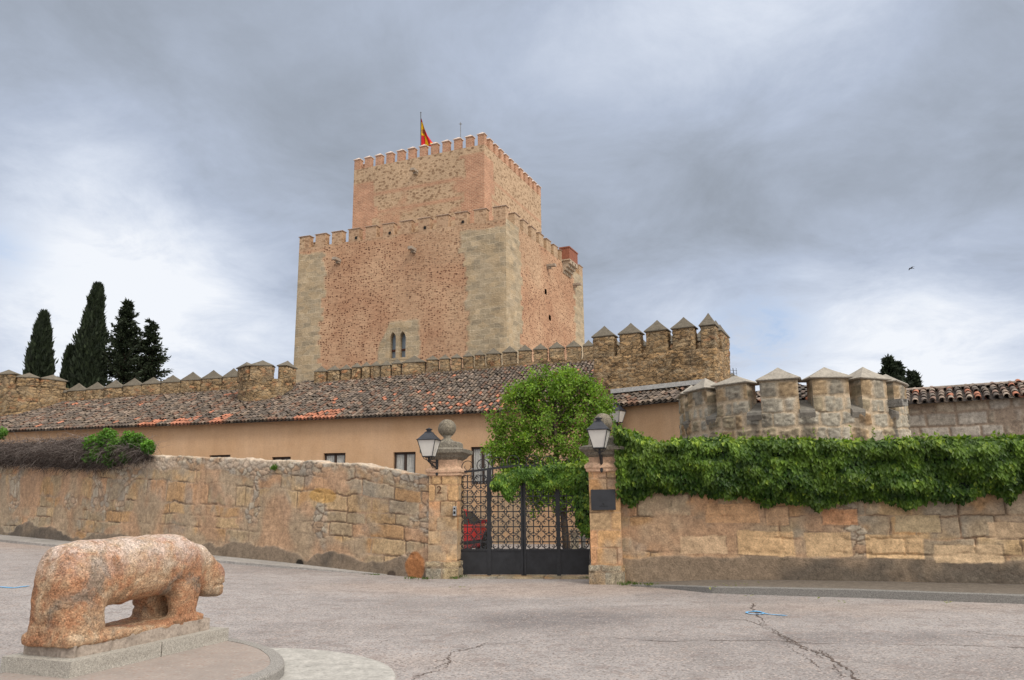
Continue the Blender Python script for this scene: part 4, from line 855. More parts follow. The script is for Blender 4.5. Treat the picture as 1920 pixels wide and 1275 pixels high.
# =================================================================== tree behind the gate
def tree_behind():
    T0 = gz(1064, 1043)[:2]; base = np.array([T0[0], T0[1], 0.]); D = T0[1]; r = np.random.default_rng(31)
    T = thing('tree', 'bushy young tree with bright green leaves and a dark leaning trunk behind the gate', 'tree', base)
    def W(px, py, dy=0.): return ay(px, py, D+dy)
    mb = MB(); j = W(1052, 925); mb.tube([base-[0, 0, .1], W(1060, 1000), W(1056, 960), j, W(1045, 870), W(1040, 800), W(1042, 740)], [.13, .11, .10, .095, .07, .045, .02], 9)
    tips = []
    blobs = [(1035, 740, 62, 1.0), (990, 775, 62, 1.), (1080, 765, 62, 1.), (950, 830, 34, .5), (975, 850, 58, 1.), (1040, 820, 75, 1.3), (1105, 815, 60, 1.), (1005, 895, 55, .8), (1070, 885, 62, .9), (1110, 875, 40, .5), (1000, 732, 30, .35), (1050, 722, 30, .4), (1085, 730, 26, .3), (1025, 716, 16, .12), (1068, 708, 14, .1), (1112, 738, 20, .18), (978, 742, 20, .15),
             (940, 790, 26, .2), (932, 850, 22, .18), (960, 905, 34, .3), (1030, 915, 45, .6), (1065, 925, 40, .5), (1125, 780, 30, .25), (1135, 762, 18, .12), (966, 745, 26, .2), (1010, 925, 36, .35), (1100, 935, 30, .3), (1135, 835, 28, .3)]
    PB = []; PC = []; 
    for (px, py, rad, k) in blobs:
        R_ = rad/f_*D*1.03; c = W(px, py, r.uniform(-.5, .5)); nt = int(44*k)+6
        s = W(1045, min(max(py+60, 790), 925)); mb.tube([s, (s+c)/2+r.normal(0, .06, 3), c], [.035, .022, .008], 5)
        q = rv(nt, r)*R_*(r.random(nt)**.45)[:, None]*np.array([1, 1., 1.0]); tips = c+q
        for tpt in tips:
            if r.random() < .55: mb.tube([c, (c+tpt)/2+r.normal(0, .04, 3), tpt], [.012, .008, .003], 3, (.12, .06, .06))
        m = 44; P = np.repeat(tips, m, 0)+r.normal(0, .10, (len(tips)*m, 3)); PB.append(P)
        PC.append(np.repeat(r.random(len(tips)), m)*.6+.4*r.random(len(P)))
    mb.build('trunk', BARK, T, True)
    P = np.concatenate(PB); t = np.concatenate(PC)[:, None]; m = len(P)
    c = np.array([.07, .15, .018])*(1-t)+np.array([.28, .43, .055])*t; c = np.where(r.random((m, 1)) < .05, np.array([.15, .06, .06]), c)
    mb = MB(); leaves(mb, P, rv(m, r)+np.array([0, -.2, -.2]), rv(m, r)+np.array([0, -.4, .6]), .085*r.uniform(.6, 1.2, m), .036, c, .1); mb.build('crown', TLEAF, T)
tree_behind()
# dark purple creeper stems mass is part of the crown's own twigs
# small things in the yard
q = gz(1078, 1038)[:2]; F1 = Fr(q, q+np.array([1, -.1])); T = thing('stone_post', 'pale stone post with small cap inside the yard behind the gate', 'post', (q[0], q[1], 0))
_, zc = F1.uz(1078, 994); mb = MB(); stone_box(mb, F1, -.13, .13, -.26, 0, -.05, zc-.08, .05, 'pier', 3, .008, .5, tint=(1.1, 1.3, 1.6)); mb.build('shaft', STONE, T, True)
mb = MB(); stone_box(mb, F1, -.15, .15, -.28, .02, zc-.07, zc, .05, 'pier', 4, .006, .3, tint=(1.1, 1.3, 1.6)); mb.build('cap', STONE, T, True)
q = gz(1100, 1036)[:2]; F1 = Fr(q, q+np.array([1, -.05])); T = thing('stone_bench', 'low grey bench in the yard beside the pale stone post', 'bench', (q[0]+.4, q[1], 0))
GREY = m_plain('grey stone slab', (.28, .27, .26), .9, .2, 12., 0, .4)
mb = MB(); mb.box(F1.p(.5, 0, .48), (.75, .2, .04), F1.ax); mb.build('seat', GREY, T)
mb = MB(); mb.box(F1.p(.5, -.2, .85), (.75, .025, .09), F1.ax); mb.box(F1.p(.5, -.2, .68), (.75, .02, .04), F1.ax); mb.build('backrest', GREY, T)
for uu in (-.1, 1.1): mb = MB(); mb.box(F1.p(uu, 0, .22), (.07, .17, .22), F1.ax); mb.build('leg', GREY, T)
# =================================================================== wing with tiled roof
fac0 = ay(1000, 769, 31.0); ZE = float(fac0[2]); facL = gz(180, 803, ZE); de = (fac0-facL)[:2]; de /= np.linalg.norm(de)
EA = facL[:2]-de*9.; EB = gz(1122, 764.5, ZE)[:2]; FE = Fr(EA, EB); LE = FE.L      # eave line
SL = .47
FW = Fr(FE.p(0, -.38, 0)[:2], FE.p(LE, -.38, 0)[:2])                               # facade
RN = np.cross(FE.u, -FE.w+np.array([0, 0, SL])); RN /= np.linalg.norm(RN)
def on_roof(px, py): return plane3(px, py, FE.p(0, 0, ZE+.05), RN)
cs = [(-120, 770), (0, 765), (90, 753), (200, 747), (333, 738), (430, 733)]; cr = [(560, 722), (654, 711), (754, 703.5), (872, 695.5), (997, 686.5), (1110, 675)]
def fit(pts):
    Q = np.array([on_roof(*p) for p in pts]); u = (Q-FE.O)@FE.u; s = -(Q-FE.O)@FE.w; k = np.polyfit(u, s, 1); return k, u
kL, uLs = fit(cs[1:]); kR, uRs = fit(cr)
def wall_s(u): return np.where(u < (kR[1]-kL[1])/(kL[0]-kR[0]+1e-9), np.polyval(kL, u), np.polyval(kR, u)) if False else np.where(u < uRs[0]-1.2, np.polyval(kL, u), np.polyval(kR, u))
def tile_roof(name, fr, L, ze, slope, dep, pitch, row, parent, seed=1, newt=None, r0=None, gray=1., tone=((.10, .08, .065), (.18, .135, .10), (.13, .105, .085), (.235, .18, .14), (.17, .10, .07), (.15, .12, .10))):
    """rows of real curved cover tiles over channel tiles, following the slope away from the eave"""
    r = np.random.default_rng(seed); mb = MB(); ncol = int(L/pitch); hd = -fr.w; k = math.sqrt(1+slope*slope)
    up = (hd+np.array([0, 0, slope]))/k; nn = np.cross(fr.u, up); nn = nn if nn[2] > 0 else -nn
    seg = 6; an = np.linspace(0, math.pi, seg+1); R_ = pitch*.385 if r0 is None else r0
    O = []; cols = []; kind = []
    for i in range(ncol):
        u = (i+.5)*pitch; n = int(math.ceil(dep(u)*k/row))+0
        for j in range(n): O.append((u, j*row)); kind.append((i, j, n))
    O = np.array(O); m = len(O); O2 = O+np.c_[r.normal(0, .010, m), r.normal(0, .05, m)*(O[:, 1] > .01)+.5*row*_h(O[:, 0]*50, O[:, 0]*0, O[:, 0]*0, seed)*sst(O[:, 1], 0, .8)]
    waves = .03*fbm(O[:, 0], O[:, 1], None, seed, 3, .5)*2
    c = pal(r.random(m), tone)*r.uniform(.75, 1.25, (m, 1))*gray
    if newt is not None:
        pr = newt(O[:, 0], O[:, 1]); hit = r.random(m) < pr; c = np.where(hit[:, None], np.array([.46, .19, .115])*r.uniform(.7, 1.15, (m, 1)), c)
    th = .014; V = []
    tl = row*1.13; rot = r.normal(0, .045, m); lift = r.uniform(0, .022, m)
    for (s_, rad, hz) in ((0., R_, .036), (tl, R_*.86, .012)):
        for dr_ in (0., -th):
            for a in an:
                x = (rad+dr_)*math.cos(a); z = (rad+dr_)*math.sin(a)*.92+hz
                V.append(fr.O+(O2[:, 0]+x+rot*(s_-tl/2))[:, None]*fr.u+(O2[:, 1]+s_)[:, None]*up+(z+waves+lift)[:, None]*nn+np.array([0, 0, ze]))
    V = np.stack(V, 1); q = seg+1; F = []
    for a in range(seg):
        F.append([a, a+1, 2*q+a+1, 2*q+a]); F.append([a, q+a, q+a+1, a+1])
    b = np.arange(m)[:, None, None]*(4*q); mb.add(V.reshape(-1, 3), (b+np.array(F)[None]).reshape(-1, 4), np.repeat(c, 4*q, axis=0))
    # channel tiles (concave) between the covers
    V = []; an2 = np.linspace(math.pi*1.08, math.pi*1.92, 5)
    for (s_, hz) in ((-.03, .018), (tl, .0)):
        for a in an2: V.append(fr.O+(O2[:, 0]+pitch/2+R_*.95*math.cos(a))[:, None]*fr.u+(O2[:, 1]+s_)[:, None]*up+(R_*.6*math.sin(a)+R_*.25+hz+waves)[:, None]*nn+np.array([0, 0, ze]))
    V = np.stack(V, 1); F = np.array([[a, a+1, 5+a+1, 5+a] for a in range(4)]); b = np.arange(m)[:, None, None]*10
    mb.add(V.reshape(-1, 3), (b+F[None]).reshape(-1, 4), np.repeat(c*.42, 10, axis=0))  # channel tiles darkened so the shade between covers is in the colour
    us = np.linspace(0, L, 80); P = np.stack([fr.p(us, .02, ze-.03+0*us), fr.p(us, -np.array([dep(x) for x in us]), ze-.03+slope*np.array([dep(x) for x in us]))]); mb.grid(P, (.06, .05, .045))  # unseen sheet added under the tiles to stop light coming through
    return mb.build(name, TILE, parent)
ub = lambda px: float(np.dot(gz(px, 790, ZE)-FE.O, FE.u))
def newt(u, s):
    p = .012+.0*u; a = [(178, 232, .9, .35), (262, 310, .9, .7), (360, 392, .9, .9), (560, 648, .85, .75)]
    for x0, x1, pr, dd in a:
        A, B = ub(x0), ub(x1); p = np.where((u > A) & (u < B) & (s < dd*sst(u, A-.8, B)+.1), pr, p)
    A, B = ub(860), ub(1010); p = np.where((u > A-3) & (u < B+3), p+.15*sst(u, A-3, A)*sst(-s, -3.4, -.4), p)
    return p
T_w = thing('castle_wing', 'long ochre plastered wing with a weathered curved tile roof below the battlements', 'building', FW.p(LE*.6, 0, 0))
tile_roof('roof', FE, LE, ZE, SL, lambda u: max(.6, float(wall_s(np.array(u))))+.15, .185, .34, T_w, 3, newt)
# facade with window openings cut out
wins = [(738, 779.5, 848, 897), (883, 925, 838, 908.5), (607, 648, 850, 899), (510, 545, 857, 906), (393, 432, 853.5, 902)]
WR = []
for x0, x1, y0, y1 in wins:
    a, zt_ = FW.uz(x0, y0); b, _ = FW.uz(x1, y0); zb_ = zt_-1.42 if y0 != 838 else FW.uz(904, 908)[1]; WR.append((a, b, zb_, zt_))
def cut_axis(L, res, edges):
    a = list(np.arange(0, L, res)); a = [x for x in a if all(abs(x-e) > res*.5 for e in edges)]; return np.array(sorted(a+[e for e in edges]+[L]))
ux = cut_axis(LE, .3, [w[0] for w in WR]+[w[1] for w in WR]); zx = cut_axis(ZE+.12, .12, [w[2] for w in WR]+[w[3] for w in WR])
U, Z = np.meshgrid(ux, zx); Uc, Zc = (U[:-1, :-1]+U[1:, 1:])/2, (Z[:-1, :-1]+Z[1:, 1:])/2
hole = np.zeros(Uc.shape, bool)
for a, b, z0, z1 in WR: hole |= (Uc > a) & (Uc < b) & (Zc > z0) & (Zc < z1)
uq0, uq1 = FW.uz(855, 950)[0], FW.uz(1003, 950)[0]; bare = ((U > uq0-6) & (U < uq1)).astype(float)*sst(FW.uz(940, 922)[1]-Z+.25*fbm(U, Z, None, 3, 3, 1.), 0, .12)
mb = MB(); mb.grid(wob(FW.p(U, 0, Z), .012, .5), np.stack([bare, bare, bare], -1), hole=hole)
for uu, s in ((0., 1), (LE, -1)): mb.add([FW.p(uu, 0, 0), FW.p(uu, 0, ZE), FW.p(uu, -9, ZE+2), FW.p(uu, -9, 0)], [(0, 1, 2, 3)], (0, 0, 0))
for a, b, z0, z1 in WR:
    d = .17; q = [FW.p(a, 0, z0), FW.p(b, 0, z0), FW.p(b, 0, z1), FW.p(a, 0, z1)]; q2 = [p-FW.w*d for p in q]
    mb.add(q+q2, [(0, 1, 5, 4), (1, 2, 6, 5), (2, 3, 7, 6), (3, 0, 4, 7)], (0, 0, 0))
mb.build('wall', OCHRE, T_w)
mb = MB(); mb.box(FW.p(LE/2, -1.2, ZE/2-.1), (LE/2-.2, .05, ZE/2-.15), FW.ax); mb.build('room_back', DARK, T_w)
for (a, b, z0, z1) in WR:
    mb = MB(); w = -.13; t = .045; cu, cz = (a+b)/2, (z0+z1)/2
    for uu, hw in ((a+t, t), (b-t, t), (cu, .055)): mb.box(FW.p(uu, w, cz), (hw, .03, (z1-z0)/2), FW.ax)
    for zz, hh in ((z0+t, t), (z1-t, t)): mb.box(FW.p(cu, w+.002, zz), ((b-a)/2-.002, .028, hh), FW.ax)
    o = mb.build('window', WOODF, T_w)
    mb = MB(); mb.box(FW.p(cu, w-.035, cz), ((b-a)/2-.02, .004, (z1-z0)/2-.02), FW.ax); mb.build('pane', m_pane if 'm_pane' in globals() else GLASS, o)
    mb = MB()
    for (c0, c1) in ((a+.09, cu-.06), (cu+.06, b-.09)):
        uu = np.linspace(c0, c1, 30); P = np.stack([FW.p(uu, w-.015+.018*np.sin(uu*62+z*3)*(.4+.6*(z-z0)/(z1-z0)), z) for z in (z0+.1, z1-.1)]); mb.grid(P, (.5, .5, .5))
    mb.build('curtain', CURT, o)
a, b, z0, z1 = WR[1]; mb = MB()
for k in range(7): mb.tube([FW.p(a+.06+(b-a-.12)*k/6, .03, z0+.03), FW.p(a+.06+(b-a-.12)*k/6, .03, z0+.62)], .012, 5)
mb.tube([FW.p(a, .03, z0+.62), FW.p(b, .03, z0+.62)], .018, 5); mb.build('railing', m_plain('pale painted railing', (.30, .30, .30), .5), T_w)

# =================================================================== battlements: shared builder
def merlon(T, fr, u0, u1, w0, w1, z0, z1, ch, style='rubble', seed=0, res=.06, capc=(.155, .135, .105), over=.05, lip=.045, amp=.02, tint=None, mat=None):
    mb = MB(); stone_box(mb, fr, u0, u1, w0, w1, z0, z1, res, style, seed, amp, .9, tint); o = mb.build('merlon', RUBM if mat is None else mat, T, True)
    mb = MB(); pyramid(mb, fr, u0, u1, w0, w1, z1, ch, over, lip, capc); mb.build('cap', CAPM, o); return o
def to_frame(fr, a):  # pixel helper on the outer face
    return fr.uz(*a)
# right stretch of curtain wall behind the wing roof
def curtain(label, kk, ua, ub_, mer, seed, thick=.30):
    A = FE.p(ua, -np.polyval(kk, ua), 0)[:2]; B = FE.p(ub_, -np.polyval(kk, ub_), 0)[:2]; fr = Fr(A, B)
    T = thing('battlement_wall', label, 'castle wall', fr.p(fr.L/2, 0, 0)); info = []
    for (xa, xb, yc, ya) in mer:
        u0, z1 = fr.uz(xa, yc+.8*(xb-xa)*.03); u1, _ = fr.uz(xb, yc); _, zt = fr.uz((xa+xb)/2, ya, -thick/2); info.append((u0, u1, z1, max(.12, zt-z1-.04)))
    for i, (u0, u1, z1, h) in enumerate(info): merlon(T, fr, u0, u1, -thick, 0, z1-.62, z1, h, 'rubble', seed+i, .07, over=.03, lip=.035)
    uu = np.array([(q[0]+q[1])/2 for q in info]); zz = np.array([q[2]-.60 for q in info])
    us = np.linspace(0, fr.L, int(fr.L/.09)); vs = np.linspace(0, 1, 16); U, V = np.meshgrid(us, vs); top = np.interp(us, uu, zz)
    z0 = top-2.2; zc = z0+(top-z0)*V; h, c = masonry(U, zc, 'rubble', seed+50)
    # wall face below the merlons toned darker all over
    mb = MB(); mb.grid(wob(fr.p(U, 0, zc), .02, 1.5)+fr.w*h[..., None]*.8, c*(.8, .78, .75))
    P = np.stack([fr.p(us, 0, top), fr.p(us, -thick, top), fr.p(us, -thick, top-6), ]); mb.grid(P, (.3, .25, .2)); mb.build('wall', RUBM, T, True)
    return T, fr
ax_ = [600, 625, 647, 668, 686, 703, 723, 744, 776, 810, 832, 855, 876, 898, 925, 955, 984, 1011.5, 1043, 1075.6, 1104]
ay_ = [688, 687, 685, 681.5, 679.5, 678.5, 677.5, 674, 668.5, 668, 666, 664.5, 661, 657.5, 654, 650.5, 648, 645.5, 642.5, 640, 639]
bd = [587.5, 613, 637, 658, 677, 694, 713, 733.5, 753, 798, 822, 844, 866.5, 888, 909.5, 940, 970, 998, 1027.5, 1059.5, 1091, 1116]
yb = [697, 694.5, 692.5, 689, 687, 686, 685, 682, 679.5, 675, 673.5, 671.5, 668.5, 666, 663.5, 660.5, 657.5, 655.5, 653, 650.5, 649]
mer = [(bd[i]+(2.2 if i < 10 else 2.9), bd[i+1]-(2.2 if i < 10 else 2.9), yb[i], ay_[i]-2) for i in range(21)]
curtain('battlement wall with narrow gapped pointed merlons below the brick keep', kR, uRs[0]-1.6, uRs[-1]+.6, mer, 100)
axl = [143, 178, 212, 248, 283, 320, 357, 397, 434]; ayl = [718.5, 716, 712, 709, 707, 703, 697, 694, 690]
bdl = [125, 160.5, 195, 230, 265.5, 301.5, 338.5, 376.5, 416.5, 452]; ybl = [733, 730, 727, 723, 720, 717, 713, 710, 707]
mer = [(bdl[i]+1, bdl[i+1]-1, ybl[i], ayl[i]) for i in range(9)]
mer = [(91, 123, 737, 723)]+mer
curtain('battlement wall with squat pointed merlons in front of the cypresses', kL, uLs[0]-4, uLs[-1]+.8, mer, 140)
# drum turrets of that wall
def drum(label, pxc, py_base, depth_add, rad_px, caps, ztop_y, seed, style='rubble'):
    q = on_roof(pxc, py_base); D = q[1]+depth_add; c = ay(pxc, py_base, D); R_ = rad_px/f_*D; c = np.array([c[0], D+R_*.6])
    T = thing('turret', label, 'turret', (c[0], c[1], 0)); mb = MB()
    th = np.linspace(-math.pi, math.pi, int(2*math.pi*R_/.09)); z1 = ay(pxc, ztop_y, D)[2]; zs = np.linspace(z1-4.5, z1, 46); TT, ZZ = np.meshgrid(th, zs)
    def cyl(TT, ZZ, r_=R_):
        h, cc = masonry(TT*R_, ZZ, style, seed); n = np.stack([np.sin(TT), -np.cos(TT), TT*0], -1); P = np.stack([c[0]+TT*0, c[1]+TT*0, ZZ], -1)+n*(r_+h[..., None]); return wob(P, .02, 1.3), cc
    P, cc = cyl(TT, ZZ); mb.grid(P, cc); mb.add([(c[0]+R_*math.sin(t), c[1]-R_*math.cos(t), z1) for t in th[:-1]], [tuple(range(len(th)-1))], (.3, .25, .2)); mb.build('wall', RUBM, T, True)
    for i, (xa, xb, ycap, yap) in enumerate(caps):
        s = (((xa+xb)/2-pxc)/rad_px); t0 = math.asin(max(-.98, min(.98, s))); wpx = (xb-xa)/rad_px*R_/max(.35, math.cos(t0)); wpx = min(wpx, R_*.8)
        ct = np.array([c[0]+R_*math.sin(t0), c[1]-R_*math.cos(t0)]); tdir = np.array([math.cos(t0), math.sin(t0)]); fr = Fr(ct-tdir*wpx/2, ct+tdir*wpx/2)
        zc = ay((xa+xb)/2, ycap, ct[1])[2]; za = ay((xa+xb)/2, yap, ct[1])[2]
        merlon(T, fr, 0, wpx, -.42, .02, z1-.1, zc, max(.15, za-zc-.04), style, seed+i, .07)
    return T
drum('small round turret with pointed merlons between the two battlement walls', 489, 742, -.4, 50, [(438, 468, 689, 678), (472, 515, 686, 674), (523, 559, 689, 676)], 712, 200)
drum('round turret at the left end of the castle wall', 32, 765, -.6, 74, [(3, 39, 702, 692), (45, 77, 708, 698), (82, 106, 713, 702)], 724, 210)
mb_t = None

# =================================================================== square bastion
BC = ay(1339, 609, 29.6); BLc = gz(1112, 633, BC[2]); FB = Fr(BLc[:2], BC[:2]); LBn = FB.L; zcap = BC[2]
dR = None
for dep_ in np.linspace(1, 9, 81):
    q = FB.p(LBn, -dep_, zcap); v = (q-CAM); px = cx_+f_*(v@Rv)/(v@Fv)
    if px > 1364: break
DB = dep_
T = thing('bastion', 'square stone bastion with five tall pointed merlons above the small ochre annexe', 'castle tower', FB.p(LBn/2, -DB/2, 0))
zw = FB.uz(1230, 661)[1]
mb = MB(); stone_box(mb, FB, 0, LBn, -DB, 0, 4.2, zw, .055, 'big', 300, .03, 1.1, tint=(1.05, 1., .95)); mb.build('wall', RUBM, T, True)
mb = MB(); mb.box(FB.p(LBn/2, -DB/2, 2.1), (LBn/2-.1, DB/2-.1, 2.12), FB.ax, (.3, .24, .17)); mb.build('foundation', STONE, T)
tk = .5
for i, (xa, xb, yc, ya) in enumerate([(1112, 1149, 632, 615), (1161.5, 1199, 627, 610), (1210.5, 1249.5, 621, 602.5), (1260.5, 1300.5, 617, 598.5)]):
    u0 = FB.uz(xa, yc)[0]; u1 = FB.uz(xb, yc)[0]; merlon(T, FB, u0, u1, -tk, 0, zw-.02, zcap, .46, 'big', 310+i, .055, over=.05, tint=(1.02, .98, .93))
u0 = FB.uz(1313.5, 612)[0]; merlon(T, FB, u0, LBn, -.62, 0, zw-.02, zcap, .52, 'rubble', 320, .055, over=.06)
FBs = Fr(FB.p(LBn, 0, 0)[:2], FB.p(LBn, -DB, 0)[:2])
nr_ = max(2, int((DB-1.0)/1.3))
for i in range(nr_):
    a = 1.0+(DB-1.0)*i/nr_+.25; merlon(T, FBs, a, a+.75, -tk, 0, zw-.02, zcap, .5, 'rubble', 330+i, .06, over=.05)
FBl = Fr(FB.p(0, -DB, 0)[:2], FB.p(0, 0, 0)[:2])
for i in range(nr_): a = .3+(DB-1.)*i/nr_; merlon(T, FBl, a, a+.75, -tk, 0, zw-.02, zcap-.1, .45, 'rubble', 340+i, .07)
FBb = Fr(FB.p(LBn, -DB, 0)[:2], FB.p(0, -DB, 0)[:2])
for i in range(3): a = .7+i*1.3; merlon(T, FBb, a, a+.75, -tk, 0, zw-.02, zcap-.15, .45, 'rubble', 350+i, .07)
mb = MB(); mb.tube([FB.p(.6, -.25, zw+.32), FB.p(LBn-.3, -.25, zw+.5)], .012, 4); mb.build('cable', IRON, T)
# far merlon and aerial seen between bastion and round tower
q = ay(1377, 712, 38.); Fm = Fr(q[:2]-[.45, 0], q[:2]+[.6, -.1]); T = thing('battlement_wall', 'short piece of far wall with a pointed merlon seen between bastion and round tower', 'castle wall', (q[0], q[1], 0))
merlon(T, Fm, 0, .75, -.45, 0, q[2]-1.4, q[2], .32, 'rubble', 360, .08)
q = ay(1383, 706, 36.); T = thing('aerial', 'thin television aerial standing just right of the square bastion', 'antenna', (q[0], q[1], q[2]-2))
mb = MB(); mb.tube([q-[0, 0, 2], ay(1374, 690, 36.)], .018, 5); mb.build('mast', IRON, T)
mb = MB(); 
for y in (694, 699, 704): mb.tube([ay(1368, y, 36.), ay(1382, y+1, 36.)], .010, 4)
mb.tube([ay(1369, 691, 36.), ay(1370, 706, 36.)], .010, 4); mb.tube([ay(1380, 690, 36.), ay(1382, 708, 36.)], .010, 4); mb.build('crossbars', IRON, T)

# =================================================================== annexe
AE1 = ay(1270, 752, 27.6); AZ = float(AE1[2]); AE0 = gz(1112, 767, AZ); FA = Fr(AE0[:2], AE1[:2]+(AE1-AE0)[:2]*.25); LA_ = FA.L
T = thing('annexe', 'small pale ochre annexe with a short curved tile roof under the square bastion', 'building', FA.p(LA_/2, 0, 0))
sl2 = .42; 
q = plane3(1200, 738, FA.p(0, 0, AZ+.05), (lambda n: n/np.linalg.norm(n))(np.cross(FA.u, -FA.w+np.array([0, 0, sl2])))); da = max(.8, float(-np.dot(q-FA.O, FA.w)))
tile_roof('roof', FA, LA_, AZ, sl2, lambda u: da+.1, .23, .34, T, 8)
F2 = Fr(FA.p(0, -.3, 0)[:2], FA.p(LA_, -.3, 0)[:2]); U, Z = np.meshgrid(np.linspace(0, LA_, 30), np.linspace(0, AZ+.05, 20)); mb = MB(); mb.grid(wob(F2.p(U, 0, Z), .01, .6), (0, 0, 0))
mb.add([F2.p(0, 0, 0), F2.p(0, 0, AZ+.05), F2.p(0, -3, AZ+1), F2.p(0, -3, 0)], [(0, 1, 2, 3)], (0, 0, 0)); mb.build('wall', OCHRE, T)
mb = MB(); w_ = -da-.12; zz = AZ+sl2*da+.16; mb.box(FA.p(LA_/2-.2, w_, zz+.10), (LA_/2-.2, .12, .085), FA.ax, (.50, .49, .47)); mb.build('lead_flashing', CAPM, T)
u, z = F2.uz(1163, 812); wp = F2.p(u, .03, z+.1); hd = ay(1158, 792, wp[1]-.45); lantern('black lantern on the annexe wall partly hidden behind the right stone ball', hd, .54, wp, .9)

# =================================================================== round tower (barbican)
BD = 22.6; bc = ay(1481, 800, BD); bc = np.array([bc[0], BD]); BR = 205/f_*(BD)*1.0; BR = BR*.965
T = thing('round_tower', 'low round stone tower with broad pyramid capped merlons behind the creeper', 'castle tower', (bc[0], bc[1], 0))
zc_ = ay(1488, 709.5, BD-BR)[2]; zs_ = ay(1444, 754, BD-BR)[2]
def cylp(TT, ZZ, R_): n = np.stack([np.sin(TT), -np.cos(TT), TT*0], -1); return np.stack([bc[0]+TT*0, bc[1]+TT*0, ZZ], -1)+n*np.asarray(R_)[..., None], n
th = np.linspace(-math.pi, math.pi, 560); zs = np.linspace(0.5, zs_-.22, 120); TT, ZZ = np.meshgrid(th, zs)
PIT = math.radians(24); OFF = math.radians(.8); MW = math.radians(17.6)
dth = np.abs((TT-OFF+PIT/2) % PIT-0)  # 0 at a crenel edge side
gap = np.minimum(np.abs(((TT-OFF) % PIT)-PIT/2), 9)   # angle from the crenel centre
batt = np.clip((zs_-1.0-ZZ), 0, 3)*.035
h, c = masonry(TT*BR, ZZ, 'barbican', 400)
runs = sst(1-gap/math.radians(3.6)+.7*fbm(TT*9, ZZ*1.2, None, 4, 3), 0, .5)*sst(ZZ, zs_-1.9, zs_-.8)*sst(fbm(TT*14, ZZ*.8, None, 24, 3), -.35, .1)
c = mixc(c, (.085, .078, .066), runs*.75)
P, n = cylp(TT, ZZ, BR+batt); mb = MB(); mb.grid(wob(P, .02, 1.)+n*h[..., None], c)
mb.add(cylp(th[:-1], th[:-1]*0+zs_-.7, th[:-1]*0+BR-.3)[0], [tuple(range(len(th)-1))], (.3, .28, .25)); mb.build('wall', STONE, T, True)
FEAT = []
for k in range(15):
    t0 = OFF+k*PIT; t0 = (t0+math.pi) % (2*math.pi)-math.pi
    # merlon: curved block
    mb = MB(); tt = np.linspace(t0-MW/2, t0+MW/2, 16); zz = np.linspace(zs_-.24, zc_, 24); A, B = np.meshgrid(tt, zz)
    h, c = masonry(A*BR, B, 'barbican', 400); ed = np.clip(np.minimum(np.minimum(A-A.min(), A.max()-A)*BR, B.max()-B)/.05, 0, 1)
    P, n = cylp(A, B, BR+0*A); P = wob(P, .02, 1.); mb.grid(P+n*(h*ed)[..., None], c)
    th_ = .62; rr = np.linspace(0, th_, 7)
    for tE, fl in ((tt[0], False), (tt[-1], True)):
        R2, B2 = np.meshgrid(rr[::-1], zz); P2, _ = cylp(tE+0*R2, B2, BR-R2); h2, c2 = masonry(R2+5+k, B2, 'barbican', 401); mb.grid(wob(P2, .02, 1.), c2, flip=fl)
    P2, _ = cylp(A, B, BR-th_+0*A); mb.grid(wob(P2, .02, 1.), masonry(A*BR, B, 'barbican', 402)[1], flip=True)
    o = mb.build('merlon', STONE, T, True)
    td = np.array([math.cos(t0), math.sin(t0)]); ct = np.array([bc[0]+BR*math.sin(t0), bc[1]-BR*math.cos(t0)]); hw = BR*math.sin(MW/2)
    fr = Fr(ct-td*hw, ct+td*hw); mb = MB(); pyramid(mb, fr, 0, 2*hw, -th_-.02, 0, zc_, .30+.05*math.sin(k*2.3), .065, .035, (.33, .30, .255)); mb.build('cap', CAPM, o)
    # sloping sill of the crenel
    t1 = t0+PIT/2; hwc = BR*math.tan((PIT-MW)/2)*1.0; td = np.array([math.cos(t1), math.sin(t1)]); ct = np.array([bc[0]+BR*math.sin(t1), bc[1]-BR*math.cos(t1)])
    fr = Fr(ct-td*hwc, ct+td*hwc); mb = MB(); q = [(.07, zs_-.27), (.06, zs_-.20), (-.62, zs_+.12), (-.62, zs_-.4), (.02, zs_-.4)]
    mb.loft([[fr.p(uu, w, z) for w, z in q] for uu in (-.015, hwc, 2*hwc+.015)], (.20, .185, .16)); mb.build('sill', CAPM, T)
# shallow conical tiled roof inside
mb = MB(); r = np.random.default_rng(5); ap = np.array([bc[0], bc[1], zc_+.30]); R1 = BR-.75; ze = zc_-.50
for ring in range(8):
    ra = R1*(1-ring/8.5); n = max(8, int(2*math.pi*ra/.22))
    for k in range(n):
        t = 2*math.pi*k/n+r.normal(0, .01); f1 = ra/R1; f0 = max(.02, (ra-R1/7.)/R1); d = np.array([math.sin(t), -math.cos(t), 0]); s = np.array([math.cos(t), math.sin(t), 0])
        A_, B_ = [np.array([bc[0], bc[1], ze+(ap[2]-ze)*(1-q)])+d*R1*q for q in (f1*1.01, f0)]; A_ = A_+[0, 0, .045]; hw = .085
        cc = np.array([.55, .21, .11]) if (ring == 0 and r.random() < .7) or r.random() < .04 else np.array(random.choice([(.13, .11, .095), (.20, .16, .13), (.26, .2, .16), (.17, .15, .13)]))
        mb.loft([[p+s*hw*math.cos(a)*sc_+np.array([0, 0, hw*.9*math.sin(a)*sc_]) for a in np.linspace(0, math.pi, 6)] for p, sc_ in ((A_, 1), (B_, .85))], cc, False)
mb.add([(bc[0]+R1*1.02*math.sin(t), bc[1]-R1*1.02*math.cos(t), ze-.01) for t in np.linspace(0, 2*math.pi, 33)[:-1]]+[tuple(ap-[0, 0, .03])], [(i, (i+1) % 32, 32) for i in range(32)], (.1, .085, .075))
mb.build('roof', TILE, T)
